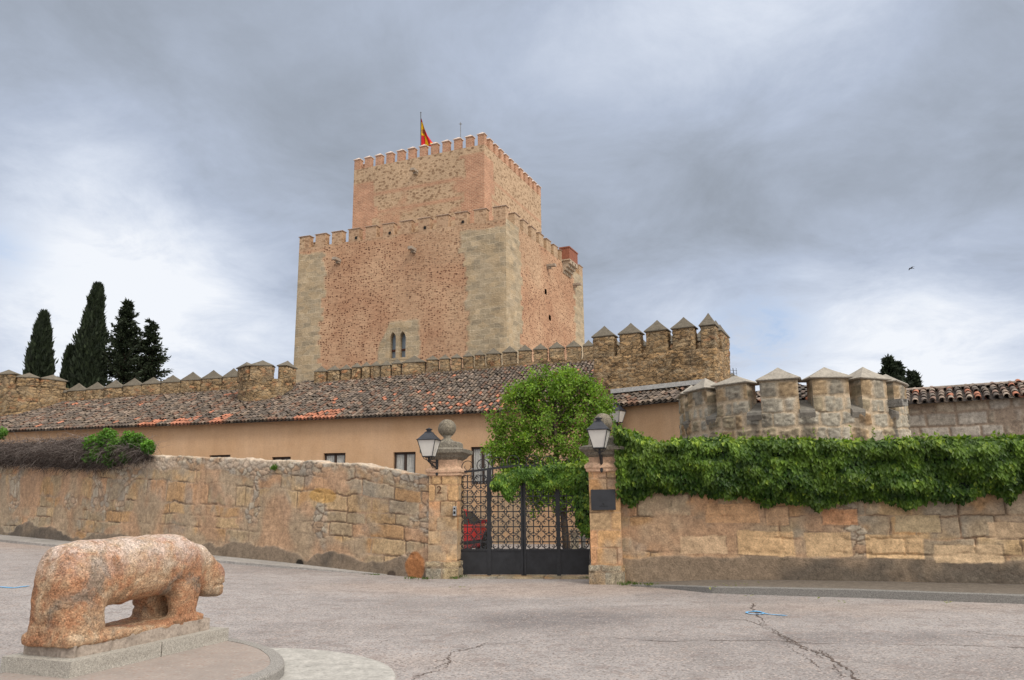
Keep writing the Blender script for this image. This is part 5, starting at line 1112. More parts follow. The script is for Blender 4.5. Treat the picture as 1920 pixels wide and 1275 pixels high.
# stone spout
t1 = math.asin((1598-1481)/205.); d = np.array([math.sin(t1), -math.cos(t1), 0]); c0 = np.array([bc[0], bc[1], zs_+.02])+d*(BR-.1)
s = np.array([math.cos(t1), math.sin(t1), 0]); mb = MB(); mb.box(c0+d*.22+[0, 0, -.07], (.13, .28, .05), [s, d, [0, 0, 1.]], (.24, .23, .21))
for sg in (-1, 1): mb.box(c0+d*.22+s*sg*.11+[0, 0, .01], (.03, .28, .05), [s, d, [0, 0, 1.]], (.24, .23, .21))
mb.v = [wob(v[None], .015, 5.)[0] for v in mb.v]; mb.build('spout', GRAN, T)

# =================================================================== right granite building
e0 = ay(1700, 757, 23.6); GZ = float(e0[2]); e1 = gz(1920, 743.5, GZ); dd = (e1-e0)[:2]; FG2 = Fr(e0[:2]-dd*.35, e1[:2]+dd*2.2); LG = FG2.L
T = thing('granite_building', 'low grey granite building with curved tile roof at the right edge', 'building', FG2.p(LG/2, 0, 0))
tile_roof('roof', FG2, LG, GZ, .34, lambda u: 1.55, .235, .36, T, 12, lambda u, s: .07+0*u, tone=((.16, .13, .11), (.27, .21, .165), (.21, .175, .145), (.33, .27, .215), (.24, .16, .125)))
mb = MB(); n = int(LG/.4); rz = GZ+.34*1.6+.06
for k in range(n):
    uu = k*.4; mb.loft([[FG2.p(uu+du, -1.62+rad*math.cos(a), rz+rad*.8*math.sin(a)-.02+du*.02) for a in np.linspace(0, math.pi, 8)] for du, rad in ((0, .11), (.43, .095))], np.array([.28, .23, .19])*RNG.uniform(.8, 1.2), False)
mb.add([FG2.p(0, -1.62, rz), FG2.p(LG, -1.62, rz), FG2.p(LG, -4, rz-.8), FG2.p(0, -4, rz-.8)], [(0, 1, 2, 3)], (.12, .1, .09)); mb.build('ridge', TILE, T)
F3 = Fr(FG2.p(0, -.22, 0)[:2], FG2.p(LG, -.22, 0)[:2]); U, Z = np.meshgrid(np.linspace(0, LG, 420), np.linspace(0, GZ+.03, 130))
sl_ = [(F3.uz(1808, 821)[0], F3.uz(1852, 821)[0], F3.uz(1830, 821)[1]), (F3.uz(1862, 819)[0], F3.uz(1900, 819)[0], F3.uz(1880, 819)[1])]
h, c = masonry(U, Z, 'granite', 500); Uc, Zc = (U[:-1, :-1]+U[1:, 1:])/2, (Z[:-1, :-1]+Z[1:, 1:])/2; hole = np.zeros(Uc.shape, bool)
for a, b, zt1 in sl_: hole |= (Uc > a) & (Uc < b) & (Zc < zt1) & (Zc > zt1-1.)
mb = MB(); mb.grid(wob(F3.p(U, 0, Z), .015, 1.)+F3.w*h[..., None], c, hole=hole); mb.add([F3.p(0, 0, 0), F3.p(0, 0, GZ), F3.p(0, -3.5, GZ), F3.p(0, -3.5, 0)], [(0, 3, 2, 1)], (.3, .25, .2)); mb.build('wall', STONE, T, True)
for a, b, zt1 in sl_:
    mb = MB(); mb.box(F3.p((a+b)/2, -.3, zt1-.5), ((b-a)/2+.1, .02, .6), F3.ax); mb.build('window', DARK, T)

# =================================================================== keep
KC = ay(948, 383, 52.); KZ = float(KC[2]); KL = gz(562, 443, KZ); KR = gz(1092, 500, KZ)
T_k = thing('castle_keep', 'massive two tiered medieval keep of brick and stone with battlements', 'castle keep', (KC[0], KC[1], 0))
FK1 = Fr(KL[:2], KC[:2]); FK2 = Fr(KC[:2], KR[:2]); b4 = KL[:2]+KR[:2]-KC[:2]; FK3 = Fr(KR[:2], b4); FK4 = Fr(b4, KL[:2])
MH = .92; zwt = KZ-MH-.12
def jag(z, seed, row=.36, amp=.55): i = np.floor(z/row); return (_h(i, i*0, i*0, seed)-.5)*amp+.35*fbm(z, z*0, None, seed, 3, .3)
def kface(mb, fr, z0, z1, maskfn, holes=(), seed=1, res=.13):
    us = cut_axis(fr.L, res, [x for h_ in holes for x in h_[:2]]); zs = cut_axis(z1-z0, res, [x-z0 for h_ in holes for x in h_[2:]])+z0
    U, Z = np.meshgrid(us, zs); hole = None
    if holes:
        Uc, Zc = (U[:-1, :-1]+U[1:, 1:])/2, (Z[:-1, :-1]+Z[1:, 1:])/2; hole = np.zeros(Uc.shape, bool)
        for a, b, c, d in holes: hole |= (Uc > a) & (Uc < b) & (Zc > c) & (Zc < d)
    m = maskfn(U, Z); h = .03*fbm(U, Z, None, seed, 4, 1.2)+.02*fbm(U, Z, None, seed+9, 2, 4.)+.03*m[..., 0]
    ed = np.clip(np.minimum(U, fr.L-U)/.2, 0, 1); off = sum(ord(ch) for ch in str(seed))
    mb.grid(fr.p(U, h*ed, Z), m, np.stack([U+seed*13.7, Z, 0*U], -1), hole)
st = lambda x: np.clip(x/.12+.5, 0, 1)
sa, szt = FK1.uz(708, 640)[0], 0; sb = FK1.uz(786, 640)[0]; s_top = FK1.uz(750, 603)[1]; s_bot = FK1.uz(750, 700)[1]
win_u0, win_u1 = FK1.uz(726, 650)[0], FK1.uz(764, 650)[0]; win_z0, win_z1 = FK1.uz(740, 675)[1], FK1.uz(745, 615)[1]
def m1(U, Z):
    A = np.maximum(st(2.5+jag(Z, 5)-U-.05*(KZ-Z)*.3), st(U-(FK1.L-3.1-jag(Z, 7)*1.1-.3*sst(Z, KZ-8, KZ-2))))*st(zwt-.55-Z+.3*jag(U, 9))
    S = st(U-sa-.25*jag(Z, 11)-.9*sst(Z, s_top-2.2, s_top))*st(sb+.4*jag(Z, 12)-U-0.*Z)*st(s_top-Z+.35*jag(U, 13))
    A = np.maximum(A, S); Rb = np.maximum(st(Z-(zwt-.2)+1.1*fbm(U, Z, None, 3, 3, .5))*.6, .35*sst(fbm(U, Z, None, 77, 3, .25)+.2*sst(Z, 15, 21), .12, .3))*(1-A)
    return np.stack([A, A*0, Rb], -1)
def m2(U, Z):
    A = np.maximum(st(2.5+jag(Z, 15)*1.2-U), st(U-(FK2.L-2.6-jag(Z, 17)*1.4)))*st(zwt+.2-Z)
    return np.stack([A, A*0, .5*(1-A)*sst(fbm(U, Z, None, 78, 3, .25)+.3*sst(Z, 15, 21), .15, .3)], -1)
mb = MB(); h2 = []
for px, py in ((1023, 547), (1031, 596)): u, z = FK2.uz(px, py); h2.append((u-.22, u+.22, z-.22, z+.22))
kface(mb, FK1, 0, zwt, m1, [(win_u0, win_u1, win_z0, win_z1)], 1); kface(mb, FK2, 0, zwt, m2, h2, 2)
for fr, sd in ((FK3, 3), (FK4, 4)): kface(mb, fr, 0, zwt, m2, (), sd, .6)
q = [KL, KC, KR, np.append(b4, 0)]; mb.add([(p[0], p[1], zwt-.02) for p in q], [(0, 1, 2, 3)], (1, 0, 0)); mb.build('lower_wall', KEEPM, T_k, False)
for fr, hs in ((FK2, h2),):
    for a, b, c, d in hs: mb = MB(); mb.box(fr.p((a+b)/2, -.5, (c+d)/2), (.4, .05, .4), fr.ax); mb.build('putlog_dark', DARK, T_k)  # near-black box behind each opening paints its inner shade
# gothic twin window: ashlar plate with two pointed openings
def arch(cu, z0, z1, hw, n=7):
    zs = z1-hw*2.1; pts = [(cu-hw, z0), (cu+hw, z0)]
    for t in np.linspace(0, 1, n): a = t*math.pi/2.6; pts.append((cu-hw+2*hw*math.cos(a), zs+(z1-zs)*math.sin(a)/math.sin(math.pi/2.6)) if t < 1 else (cu, z1))
    for t in np.linspace(1, 0, n)[1:]: a = t*math.pi/2.6; pts.append((cu+hw-2*hw*math.cos(a), zs+(z1-zs)*math.sin(a)/math.sin(math.pi/2.6)))
    return [(max(cu-hw, min(cu+hw, p[0])), p[1]) for p in pts]
ops = []
for xa, xb, yt in ((731, 742.5, 622), (749, 761, 620.5)):
    a = FK1.uz(xa, 650)[0]; b = FK1.uz(xb, 650)[0]; ops.append(arch((a+b)/2, FK1.uz(745, 671)[1], FK1.uz((xa+xb)/2, yt)[1], (b-a)/2))
bm = bmesh.new(); loops = [[(win_u0-.02, win_z0-.02), (win_u1+.02, win_z0-.02), (win_u1+.02, win_z1+.02), (win_u0-.02, win_z1+.02)]]+ops
def addl(w): 
    es = []
    for lp in loops:
        vs = [bm.verts.new(FK1.p(u, w, z)-ORG[T_k.name]) for u, z in lp]; es += [bm.edges.new((vs[i], vs[(i+1) % len(vs)])) for i in range(len(vs))]
    return es
ef = addl(.05); bmesh.ops.triangle_fill(bm, use_beauty=True, use_dissolve=False, edges=ef)
ret = bmesh.ops.extrude_edge_only(bm, edges=ef); 
for v in ret['geom']:
    if isinstance(v, bmesh.types.BMVert): v.co -= Vector(FK1.w)*.6
me = bpy.data.meshes.new('window'); bm.to_mesh(me); nv = len(me.vertices)
a_ = me.attributes.new('Col', 'FLOAT_COLOR', 'POINT'); a_.data.foreach_set('color', np.tile([1., 0, 0, 1], nv).astype(np.float32))
V = np.array([v.co[:] for v in me.vertices])+ORG[T_k.name]; uvv = np.c_[(V-FK1.O)@FK1.u+13.7, V[:, 2], V[:, 2]*0]; a_ = me.attributes.new('uvw', 'FLOAT_VECTOR', 'POINT'); a_.data.foreach_set('vector', uvv.astype(np.float32).ravel())
me.materials.append(KEEPM); wo = bpy.data.objects.new('window', me); COL.objects.link(wo); wo.parent = T_k; ORG[wo.name] = ORG[T_k.name]; bm.free()
cu, cz = (win_u0+win_u1)/2, (win_z0+win_z1)/2
mb = MB(); mb.box(FK1.p(cu, -.42, cz), ((win_u1-win_u0)/2+.05, .02, (win_z1-win_z0)/2), FK1.ax); mb.build('pane', m_plain('blue grey glass', (.22, .28, .35), .15, .1, 2., 0, 0, .9), wo)
mb = MB(); zz = FK1.uz(745, 655)[1]; mb.box(FK1.p(cu, -.33, zz), ((win_u1-win_u0)/2, .05, .07), FK1.ax, (.10, .045, .035)); mb.build('crossbar', TWIG, wo)
# parapets and merlons
def kmerlons(T, fr, n, mw, thick, z0, z1, msk, capc, ch, lip, over, seed, skip=(), endgap=0., start=0):
    p = (fr.L-mw-endgap)/(n-1)
    for i in range(start, n):
        if i in skip: continue
        u0 = i*p; mb = MB(); stone_box(mb, fr, u0, u0+mw, -thick, 0, z0, z1, .3, 'rubble', seed+i, .015, .5, mask=msk)
        for a in range(len(mb.u)): mb.u[a] = mb.u[a]+np.array([seed*3.1, 0, 0])
        o = mb.build('merlon', KEEPM, T); mb = MB(); pyramid(mb, fr, u0, u0+mw, -thick, 0, z1, ch, over, lip, capc); mb.build('cap', CAPM, o)
lc = (.40, .29, .22)
kmerlons(T_k, FK1, 12, .93, .5, zwt-.03, KZ-.1, (.0, .1, .75), lc, .13, .05, .05, 600)
kmerlons(T_k, FK2, 11, .93, .5, zwt-.03, KZ-.1, (.35, 0, .6), lc, .13, .05, .05, 620, skip=(9,), start=1)
kmerlons(T_k, FK3, 11, .93, .5, zwt-.03, KZ-.1, (0, 0, 1.), lc, .13, .05, .05, 640, start=1); kmerlons(T_k, FK4, 11, .93, .5, zwt-.03, KZ-.1, (0, 0, 1.), lc, .13, .05, .05, 660, start=1)
# upper tier
IC = ay(908, 270, 56.); IZ = float(IC[2]); IL = gz(664, 319, IZ); IR = gz(1014, 369, IZ)
FI1 = Fr(IL[:2], IC[:2]); FI2 = Fr(IC[:2], IR[:2]); i4 = IL[:2]+IR[:2]-IC[:2]; FI3 = Fr(IR[:2], i4); FI4 = Fr(i4, IL[:2])
zb1 = FI1.uz(800, 320)[1]; zb2 = FI1.uz(680, 347)[1]; zbR = FI1.uz(890, 288)[1]; ln1 = FI1.uz(780, 350)[1]; ln2 = FI1.uz(780, 385)[1]
def m3(U, Z):
    L_ = FI1.L; B = np.maximum(st(1.75+jag(Z, 21, .9, .6)+.3-U)*st(zb2+.15-Z), st(U-(L_-2.0-jag(Z, 22, .9, .8)))*st(zbR-Z))
    for zl in (ln1, ln2, ln2-1.6): B = np.maximum(B, .8*st(.12-np.abs(Z-zl-.05*(U-5)*0))*st(U-1.7)*st(L_-1.9-U))
    B = np.maximum(B, .6*sst(fbm(U, Z, None, 88, 3, .5), .15, .3)*st(ln1-Z))
    return np.stack([B*0, B, 1-B], -1)
def m4(U, Z):
    B = np.maximum(st(1.55+jag(Z, 24, .9, .8)-U)*st(zbR-.2-Z), st(U-(FI2.L-1.3-jag(Z, 25, .9, .7)))*st(zbR-4.2-Z)); 
    for zl in (ln1, ln2, ln2-1.6): B = np.maximum(B, .7*st(.1-np.abs(Z-zl)))
    return np.stack([B*0, B, 1-B], -1)
mb = MB(); kface(mb, FI1, zwt-1, IZ, m3, (), 5); kface(mb, FI2, zwt-1, IZ, m4, (), 6); kface(mb, FI3, zwt-1, IZ, m4, (), 7, .6); kface(mb, FI4, zwt-1, IZ, m4, (), 8, .6)
mb.add([(p[0], p[1], IZ-.02) for p in (IL, IC, IR, np.append(i4, 0))], [(0, 1, 2, 3)], (1, 0, 0)); mb.build('upper_wall', KEEPM, T_k, False)
uc_ = (.66, .53, .45); mh = FI1.uz(905, 249)[1]-IZ-.1; mh = float(np.clip(mh, .5, .95))
kmerlons(T_k, FI1, 12, .56, .42, IZ-.03, IZ+mh, (0, 1., 0), uc_, .22, .05, .06, 700); kmerlons(T_k, FI2, 12, .56, .42, IZ-.03, IZ+mh, (0, 1., 0), uc_, .22, .05, .06, 720, start=1)
kmerlons(T_k, FI3, 12, .56, .42, IZ-.03, IZ+mh, (0, 1., 0), uc_, .22, .05, .06, 740, start=1); kmerlons(T_k, FI4, 12, .56, .42, IZ-.03, IZ+mh, (0, 1., 0), uc_, .22, .05, .06, 760, start=1)
# red brick box on corbels on the right face
ua, zt1 = FK2.uz(1052, 474, .0); ubb, _ = FK2.uz(1071, 490, .0)
RB_ = m_plain('red brick', (.27, .10, .06), .9, .25, 6., 0, .3)
mb = MB(); ua += .15; ubb -= .25; zt1 = KZ+.12; mb.box(FK2.p((ua+ubb)/2, .25, zt1-.5), ((ubb-ua)/2, .42, .5), FK2.ax, (.4, .15, .1)); mb.box(FK2.p((ua+ubb)/2, .25, zt1+.05), ((ubb-ua)/2+.06, .47, .05), FK2.ax); o = mb.build('machicolation', RB_, T_k)
mb = MB(); 
for k in range(3):
    uu = ua+(ubb-ua)*(k+.5)/3
    for j in range(4): mb.box(FK2.p(uu, .32-.11*j, zt1-1.20-.25*j), ((ubb-ua)*.11, .38-.09*j, .13), FK2.ax, (.42, .34, .25))
mb.box(FK2.p((ua+ubb)/2, .25, zt1-1.04), ((ubb-ua)/2+.03, .46, .05), FK2.ax, (.42, .34, .25)); mb.v = [wob(v[None], .03, 2.)[0] for v in mb.v]; mb.build('corbels', STONE, T_k)
for fr, px, py in ((FI1, 781, 323), (FK1, 777, 469), (FK1, 636, 489), (FK2, 1026, 499), (FK2, 1075, 534)):
    u, z = fr.uz(px, py); mb = MB(); mb.box(fr.p(u, .3, z), (.17, .42, .10), fr.ax, (.36, .30, .24)); mb.box(fr.p(u, .1, z-.17), (.12, .2, .08), fr.ax, (.33, .27, .21)); mb.v = [wob(v[None], .03, 3.)[0] for v in mb.v]; mb.build('spout', STONE, T_k)
for px, py in ((668, 446), (731, 437), (797, 427), (868, 416)):
    u, z = FK1.uz(px, py); mb = MB(); mb.box(FK1.p(u, .02, z), (.09, .035, .10), FK1.ax); mb.build('putlog_dark', DARK, T_k)  # dark blocks on the unpierced wall, painting the shade of small holes
# flag and aerial
Df = 59.; p0 = ay(789.5, 290, Df); p1 = ay(789, 211, Df)
T = thing('flag', 'red and yellow Spanish flag drooping on its pole on top of the keep', 'flag', (p0[0], p0[1], IZ))
mb = MB(); mb.tube([p0-[0, 0, 1.2], p1], [.05, .035], 8); mb.sphere(p1, .06, 8, 5); mb.build('pole', m_plain('flagpole paint', (.10, .11, .12), .5), T)
out = [(790, 223), (792, 235), (796, 250), (806, 262), (818, 271), (812, 276), (800, 274), (790, 275)]
mb = MB(); n, k = 40, 26
S_, Q_ = np.meshgrid(np.linspace(0, 1, n), np.linspace(0, 1, k))   # S: down the hoist, Q: from hoist to fly
hy = 222+50*S_; wpx = np.interp(hy, [222, 240, 252, 262, 271, 273], [.6, 6.5, 12, 20, 28, 26])
px_ = 789.6+wpx*Q_; py_ = hy+4*Q_*S_; dep2 = .28*np.sin(Q_*9+S_*5)*Q_*(.4+S_)
P = np.array([[ay(px_[i, j], py_[i, j], Df+dep2[i, j]) for j in range(n)] for i in range(k)])
ph = S_*1.9+Q_*(.1+.55*S_)-.05; band = np.where((S_ < .13) | ((S_ > .62) & ~((Q_ > .42-.5*(S_-.72)) & (Q_ < .62-.4*(S_-.72)) | ((Q_ > .72) & (S_ > .86)) & (S_ < .97))), 0, 1)
band = np.where((S_ >= .13) & (S_ <= .62) & (Q_ > 1.35-(S_*1.5)+.1), 0, band)
c = np.where(band[..., None] == 1, np.array([.80, .50, .015]), np.array([.55, .018, .03])); em = ((S_-.48)/.09)**2+((Q_-.45)/.33)**2 < 1
c = np.where((em & (band == 1))[..., None], np.array([.38, .16, .05]), c)
mb.grid(P, c); g = G('flag cloth'); cc_ = g.attr('Col'); CL = g.bsdf(cc_, .8); mb.build('cloth', CL, T, True)
q0 = ay(864, 262, 59.5); q1 = ay(863.5, 229, 59.5); T = thing('aerial', 'thin aerial mast on the roof of the keep right of the flag', 'antenna', (q0[0], q0[1], IZ)); mb = MB(); GM = m_plain('grey metal', (.22, .23, .25), .5)
mb.tube([q0-[0, 0, 1.3], q1], .03, 6); mb.build('mast', GM, T); mb = MB()
for a in (0, 1.05, 2.1): d = np.array([math.cos(a), math.sin(a), 0])*.16; c0 = ay(863.5, 232.5, 59.5); mb.tube([c0-d, c0+d], .014, 4)
mb.build('crossbars', GM, T)
# =================================================================== conifers
def cypress(label, px, ytop, wpx, D, n, seed, lean=0., style='column', baseq=None, colr=((.012, .020, .010), (.028, .042, .018))):
    r = np.random.default_rng(seed); top = ay(px+lean, ytop, D); b = ay(px, 760, D); base = np.array([b[0], b[1], 0.]); H = top[2]; R_ = wpx/2/f_*D*(.72 if style == 'column' else .86)
    T = thing('cypress' if style == 'column' else 'conifer', label, 'tree', base, 'dark conifers behind the castle wall')
    tv0 = ay(px, 716 if px < 1000 else 738, D)[2]/H; mb = MB(); k = np.linspace(0, 1, 8); mb.tube([base*(1-t)+np.array([top[0], top[1], H*.97])*t+np.array([0, 0, -.1*(t == 0)]) for t in k], .22*(1-k)+.02, 7); mb.build('trunk', BARK, T, True)
    if style == 'column':
        t = 1-(1-tv0*.85)*r.random(n)**1.05; z = H*t; tv = (t-tv0)/(1-tv0); prof = np.interp(tv, [-1, 0, .25, .5, .7, .87, .95, 1.], [1, 1., .93, .75, .55, .34, .18, .04])
        ang = r.uniform(0, 2*math.pi, n); lump = .62+.75*vn(ang*2.6+seed, z*1.4, None, seed)
        q = R_*prof*lump*(.55+.45*r.random(n)**.5)*np.where(r.random(n) < .07, r.uniform(1.1, 1.4, n), 1.); ax = base+np.outer(t, (top-base)*np.array([1, 1, 0])); P = ax+np.c_[q*np.cos(ang), q*np.sin(ang), z]
        D_ = np.c_[np.cos(ang)*.38, np.sin(ang)*.38, np.full(n, 1.)]+rv(n, r)*.3; L = r.uniform(.25, .60, n); W = r.uniform(.05, .12, n)
    else:
        n = int(n*.72); nb = int(n/40); tt = 1-(1-tv0*.88)*r.random(nb)**.95; z0 = H*tt*.985; tv = (tt-tv0)/(1-tv0); prof = np.interp(tv, [-1, 0, .3, .6, .85, .95, 1.], [1.1, 1., .80, .52, .24, .12, .06])
        an = r.uniform(0, 2*math.pi, nb); ln = R_*prof*r.uniform(.45, 1.3, nb); m = n//nb
        s = np.tile(np.linspace(.12, 1, m), nb); I = np.repeat(np.arange(nb), m); sag = -.10*s+.32*s**2
        ax = base+np.outer(tt[I], (top-base)*np.array([1, 1, 0]))
        P = ax+np.c_[ln[I]*s*np.cos(an[I]), ln[I]*s*np.sin(an[I]), z0[I]+ln[I]*sag]+r.normal(0, .075, (len(I), 3))*np.array([1, 1, .8])
        D_ = np.c_[np.cos(an[I])*.8, np.sin(an[I])*.8, .35+0*s]+rv(len(I), r)*.75; L = r.uniform(.16, .40, len(I)); W = r.uniform(.04, .09, len(I))
        mb = MB()
        for i in range(nb):
            if ln[i] > .3: c0 = base+(top-base)*np.array([1, 1, 0])*tt[i]+[0, 0, z0[i]]; d = np.array([math.cos(an[i]), math.sin(an[i]), 0])*ln[i]; mb.tube([c0, c0+d*.5, c0+d*.95+[0, 0, ln[i]*.18]], [.035, .022, .008], 3)
        if mb.n: mb.build('branches', BARK, T)
    m = len(P); t = r.random((m, 1)); c = np.array(colr[0])*(1-t)+np.array(colr[1])*t
    mb = MB(); leaves(mb, P, D_, rv(m, r), L, W, c, .1); mb.build('crown', NEEDLE, T); return T
cypress('short pointed cypress, leftmost of the dark trees behind the wall', 74, 592, 50, 56, 7000, 1, 8)
cypress('tallest leaning cypress with ragged top behind the castle wall', 156, 540, 66, 56, 13000, 2, 27)
cypress('low cypress foot beside the tallest cypress', 131, 655, 34, 56.5, 3000, 8, 4)
cypress('broad dark conifer right of the tall cypress', 232, 563, 106, 57, 15000, 3, 8, 'tier')
cypress('smaller ragged conifer, rightmost of the dark trees at left', 281, 596, 90, 58, 9500, 4, 3, 'tier')
cypress('dark conifer top rising behind the round tower', 1663, 670, 54, 52, 8000, 5, 2, 'tier')
cypress('second dark conifer top just right of the one behind the round tower', 1684, 680, 38, 53, 6000, 6, -2, 'tier')
cypress('small dark conifer top above the granite building roof', 1706, 697, 20, 54, 2600, 7, 0, 'tier')
cypress('ragged narrow conifer top farthest right above the granite building roof', 1717, 699, 24, 55, 2800, 9, -2, 'tier')

# =================================================================== bird
q = ay(1708, 503, 70.); T = thing('bird', 'small dark bird gliding in the sky at right', 'bird', q)
mb = MB(); xs = np.linspace(-1, 1, 13)
mb.loft([[q+np.array([x*.16, .09*math.cos(a)*math.sqrt(max(.02, 1-x*x)), .055*math.sin(a)*math.sqrt(max(.02, 1-x*x))]) for a in np.linspace(0, 2*math.pi, 9)[:-1]] for x in xs])
mb.add([q+np.array(v) for v in ((.12, .04, 0), (.12, -.04, 0), (.30, -.07, -.03), (.30, .07, -.03))], [(0, 1, 2, 3), (3, 2, 1, 0)])
for s in (-1, 1):
    a = [(-.08, s*.05, .02), (.07, s*.05, .02), (.09, s*.26, .06), (-.03, s*.28, .07), (.10, s*.55, -.01), (.05, s*.56, -.01)]; mb.add([q+np.array(v) for v in a], [(0, 1, 2, 3), (3, 2, 4, 5)])
    mb.add([q+np.array(v)-[0, 0, .012] for v in a], [(3, 2, 1, 0), (5, 4, 2, 3)])
mb.build('body', ASH, T)

# =================================================================== red car behind the gate
ca = 1.15; CF = np.array([math.cos(ca), math.sin(ca), 0]); CS = np.array([-math.sin(ca), math.cos(ca), 0])
C0 = np.array([-2.08, 25.0, 0])
T = thing('parked_car', 'red hatchback parked behind the left gate leaf', 'car', C0)
def cpn(x, y, z): return C0+CF*x+CS*y+np.array([0, 0, z])
g = G('red car paint'); RED = g.bsdf((.42, .012, .02), .28, None, Coat_Weight=.6, Coat_Roughness=.1, Specular_IOR_Level=.5); TYRE = m_plain('tyre rubber', (.02, .02, .02), .9); CGL = m_plain('car glass', (.03, .04, .04), .08, .05, 3, 0, 0, .8); RIM = m_plain('alloy', (.35, .35, .36), .35, .1, 5, .7); PLA = m_plain('black plastic', (.02, .02, .022), .6)
sec = [(x_ if x_ < .95 else .95+(x_-.95)*.62, a_, b_, c_) for x_, a_, b_, c_ in [(-2.0, .45, .80, .62), (-1.95, .32, .95, .76), (-1.6, .24, 1.0, .83), (-.8, .22, .99, .85), (.2, .22, .98, .85), (.95, .22, .97, .845), (1.35, .24, .93, .83), (1.75, .26, .84, .78), (1.95, .30, .72, .68), (2.03, .38, .60, .55)]]
def rr_(x, zb, zt, hw): return [cpn(x, y, z) for y, z in ((-hw*.86, zb), (-hw*.98, zb+.08), (-hw, zb+(zt-zb)*.45), (-hw*.97, zt-.14), (-hw*.88, zt-.03), (-hw*.5, zt+.012), (0, zt+.02), (hw*.5, zt+.012), (hw*.88, zt-.03), (hw*.97, zt-.14), (hw, zb+(zt-zb)*.45), (hw*.98, zb+.08), (hw*.86, zb))]
mb = MB(); mb.loft([rr_(*s) for s in sec]); o = mb.build('body', RED, T, True)
gh_ = [(-1.93, .93, .72), (-1.72, 1.25, .67), (-1.45, 1.42, .62), (-.9, 1.49, .60), (-.2, 1.49, .60), (.25, 1.42, .61), (.75, 1.16, .68), (1.12, .94, .74)]
def gr(x, zt, hw): b = .90; return [cpn(x, y, z) for y, z in ((-.77, b), (-hw-(.77-hw)*.35, b+(zt-b)*.65), (-hw, zt-.05), (-hw*.8, zt), (0, zt+.02), (hw*.8, zt), (hw, zt-.05), (hw+(.77-hw)*.35, b+(zt-b)*.65), (.77, b))]
mb = MB(); mb.loft([gr(*s) for s in gh_]); mb.build('roof', RED, T, True)
for s in (-1, 1):
    for pts in ([(-1.62, .97), (-.98, .97), (-.98, 1.36), (-1.35, 1.33)], [(-.90, .97), (-.05, .97), (-.05, 1.37), (-.90, 1.38)], [(.05, .97), (.88, .97), (.42, 1.27), (.05, 1.36)]):
        def yv(z): return .775-(z-.9)*.30+.012
        mb = MB(); P = [cpn(x, s*yv(z), z) for x, z in pts]; P2 = [p+CS*s*.006 for p in P]; mb.add(P+P2, [(0, 1, 2, 3), (7, 6, 5, 4), (0, 4, 5, 1), (1, 5, 6, 2), (2, 6, 7, 3), (3, 7, 4, 0)]); mb.build('side_window', CGL, T)
    mb = MB(); mb.box(cpn(.82, s*.90, 1.02), (.06, .09, .06), [CF, CS, [0, 0, 1.]]); mb.build('wing_mirror', RED, T)
    mb = MB(); mb.sphere(cpn(1.50, s*.58, .68), (.14, .14, .08), 12, 8); mb.build('headlight', MILK, T)
    mb = MB(); mb.box(cpn(0, s*.862, .42), (1.2, .012, .05), [CF, CS, [0, 0, 1.]]); mb.build('side_trim', PLA, T)
    for xx in (-1.25, 1.10):
        a = np.linspace(0, 2*math.pi, 25)[:-1]
        mb = MB(); mb.loft([[cpn(xx+.37*math.cos(t), s*y, .34+.37*math.sin(t)) for t in a] for y in (.60, .855)]); mb.build('wheel_arch', PLA, T)
        mb = MB(); mb.loft([[cpn(xx+r_*math.cos(t), s*y, .30+r_*math.sin(t)) for t in a] for r_, y in ((.22, .66), (.29, .68), (.30, .72), (.30, .84), (.28, .868), (.21, .872))]); w = mb.build('wheel', TYRE, T)
        mb = MB(); mb.loft([[cpn(xx+r_*math.cos(t), s*y, .30+r_*math.sin(t)) for t in a] for r_, y in ((.20, .70), (.21, .874), (.17, .862), (.05, .872))]); mb.build('rim', RIM, w)
mb = MB(); P = [cpn(.50, y*.60, 1.33) for y in (-1, 1)]+[cpn(1.08, y*.68, .985) for y in (1, -1)]; P2 = [p+np.array([0, 0, .012])+CF*.006 for p in P]; mb.add(P+P2, [(0, 1, 2, 3), (7, 6, 5, 4), (0, 4, 5, 1), (1, 5, 6, 2), (2, 6, 7, 3), (3, 7, 4, 0)]); mb.build('windscreen', CGL, T)

# =================================================================== stone animal on its plinth
IZL = .13
A = gz(130, 1272, IZL)[:2]; B = gz(428, 1201, IZL)[:2]; Cc = gz(8, 1258, IZL)[:2]
fa = (B-A)/np.linalg.norm(B-A); sa_ = np.array([-fa[1], fa[0]]); PLN = np.linalg.norm(B-A); PWD = float(np.dot(Cc-A, sa_)); PWD = max(.8, PWD)
# raised pebbled island with kerb
ctrI = gz(300, 1290, 0)[:2]
edge = [gz(x, y, IZL)[:2] for x, y in ((395, 1190), (440, 1197), (482, 1205), (512, 1215), (530, 1228), (535, 1243), (522, 1256), (492, 1268), (450, 1281), (400, 1296), (330, 1320), (200, 1360), (60, 1400))]
back = [A+sa_*(PWD+.03)-fa*.9, A+sa_*(PWD+.06)-fa*.0, A+sa_*(PWD+.06)+fa*(PLN*.9)]
poly = np.array(edge+back); n = len(poly); cen = poly.mean(0)
t = np.linspace(0, n, n*8+1)[:-1]; pp = np.array([np.interp(t, range(n+1), np.append(poly[:, i], poly[0, i])) for i in (0, 1)]).T
for _ in range(4): pp = (np.roll(pp, 1, 0)+pp+np.roll(pp, -1, 0))/3
nrm = np.roll(pp, -1, 0)-np.roll(pp, 1, 0); nrm = np.c_[nrm[:, 1], -nrm[:, 0]]; nrm /= np.linalg.norm(nrm, axis=1)[:, None]; nrm *= np.sign(np.sum(nrm*(pp-cen), axis=1).mean())
m = len(pp); kw = .13
mb = MB(); rings = [np.c_[pp-nrm*(kw+.0), np.full(m, IZL-.002)]]+[np.c_[cen+(pp-nrm*kw-cen)*s, np.full(m, IZL-.002)] for s in (.6, .25, .001)]
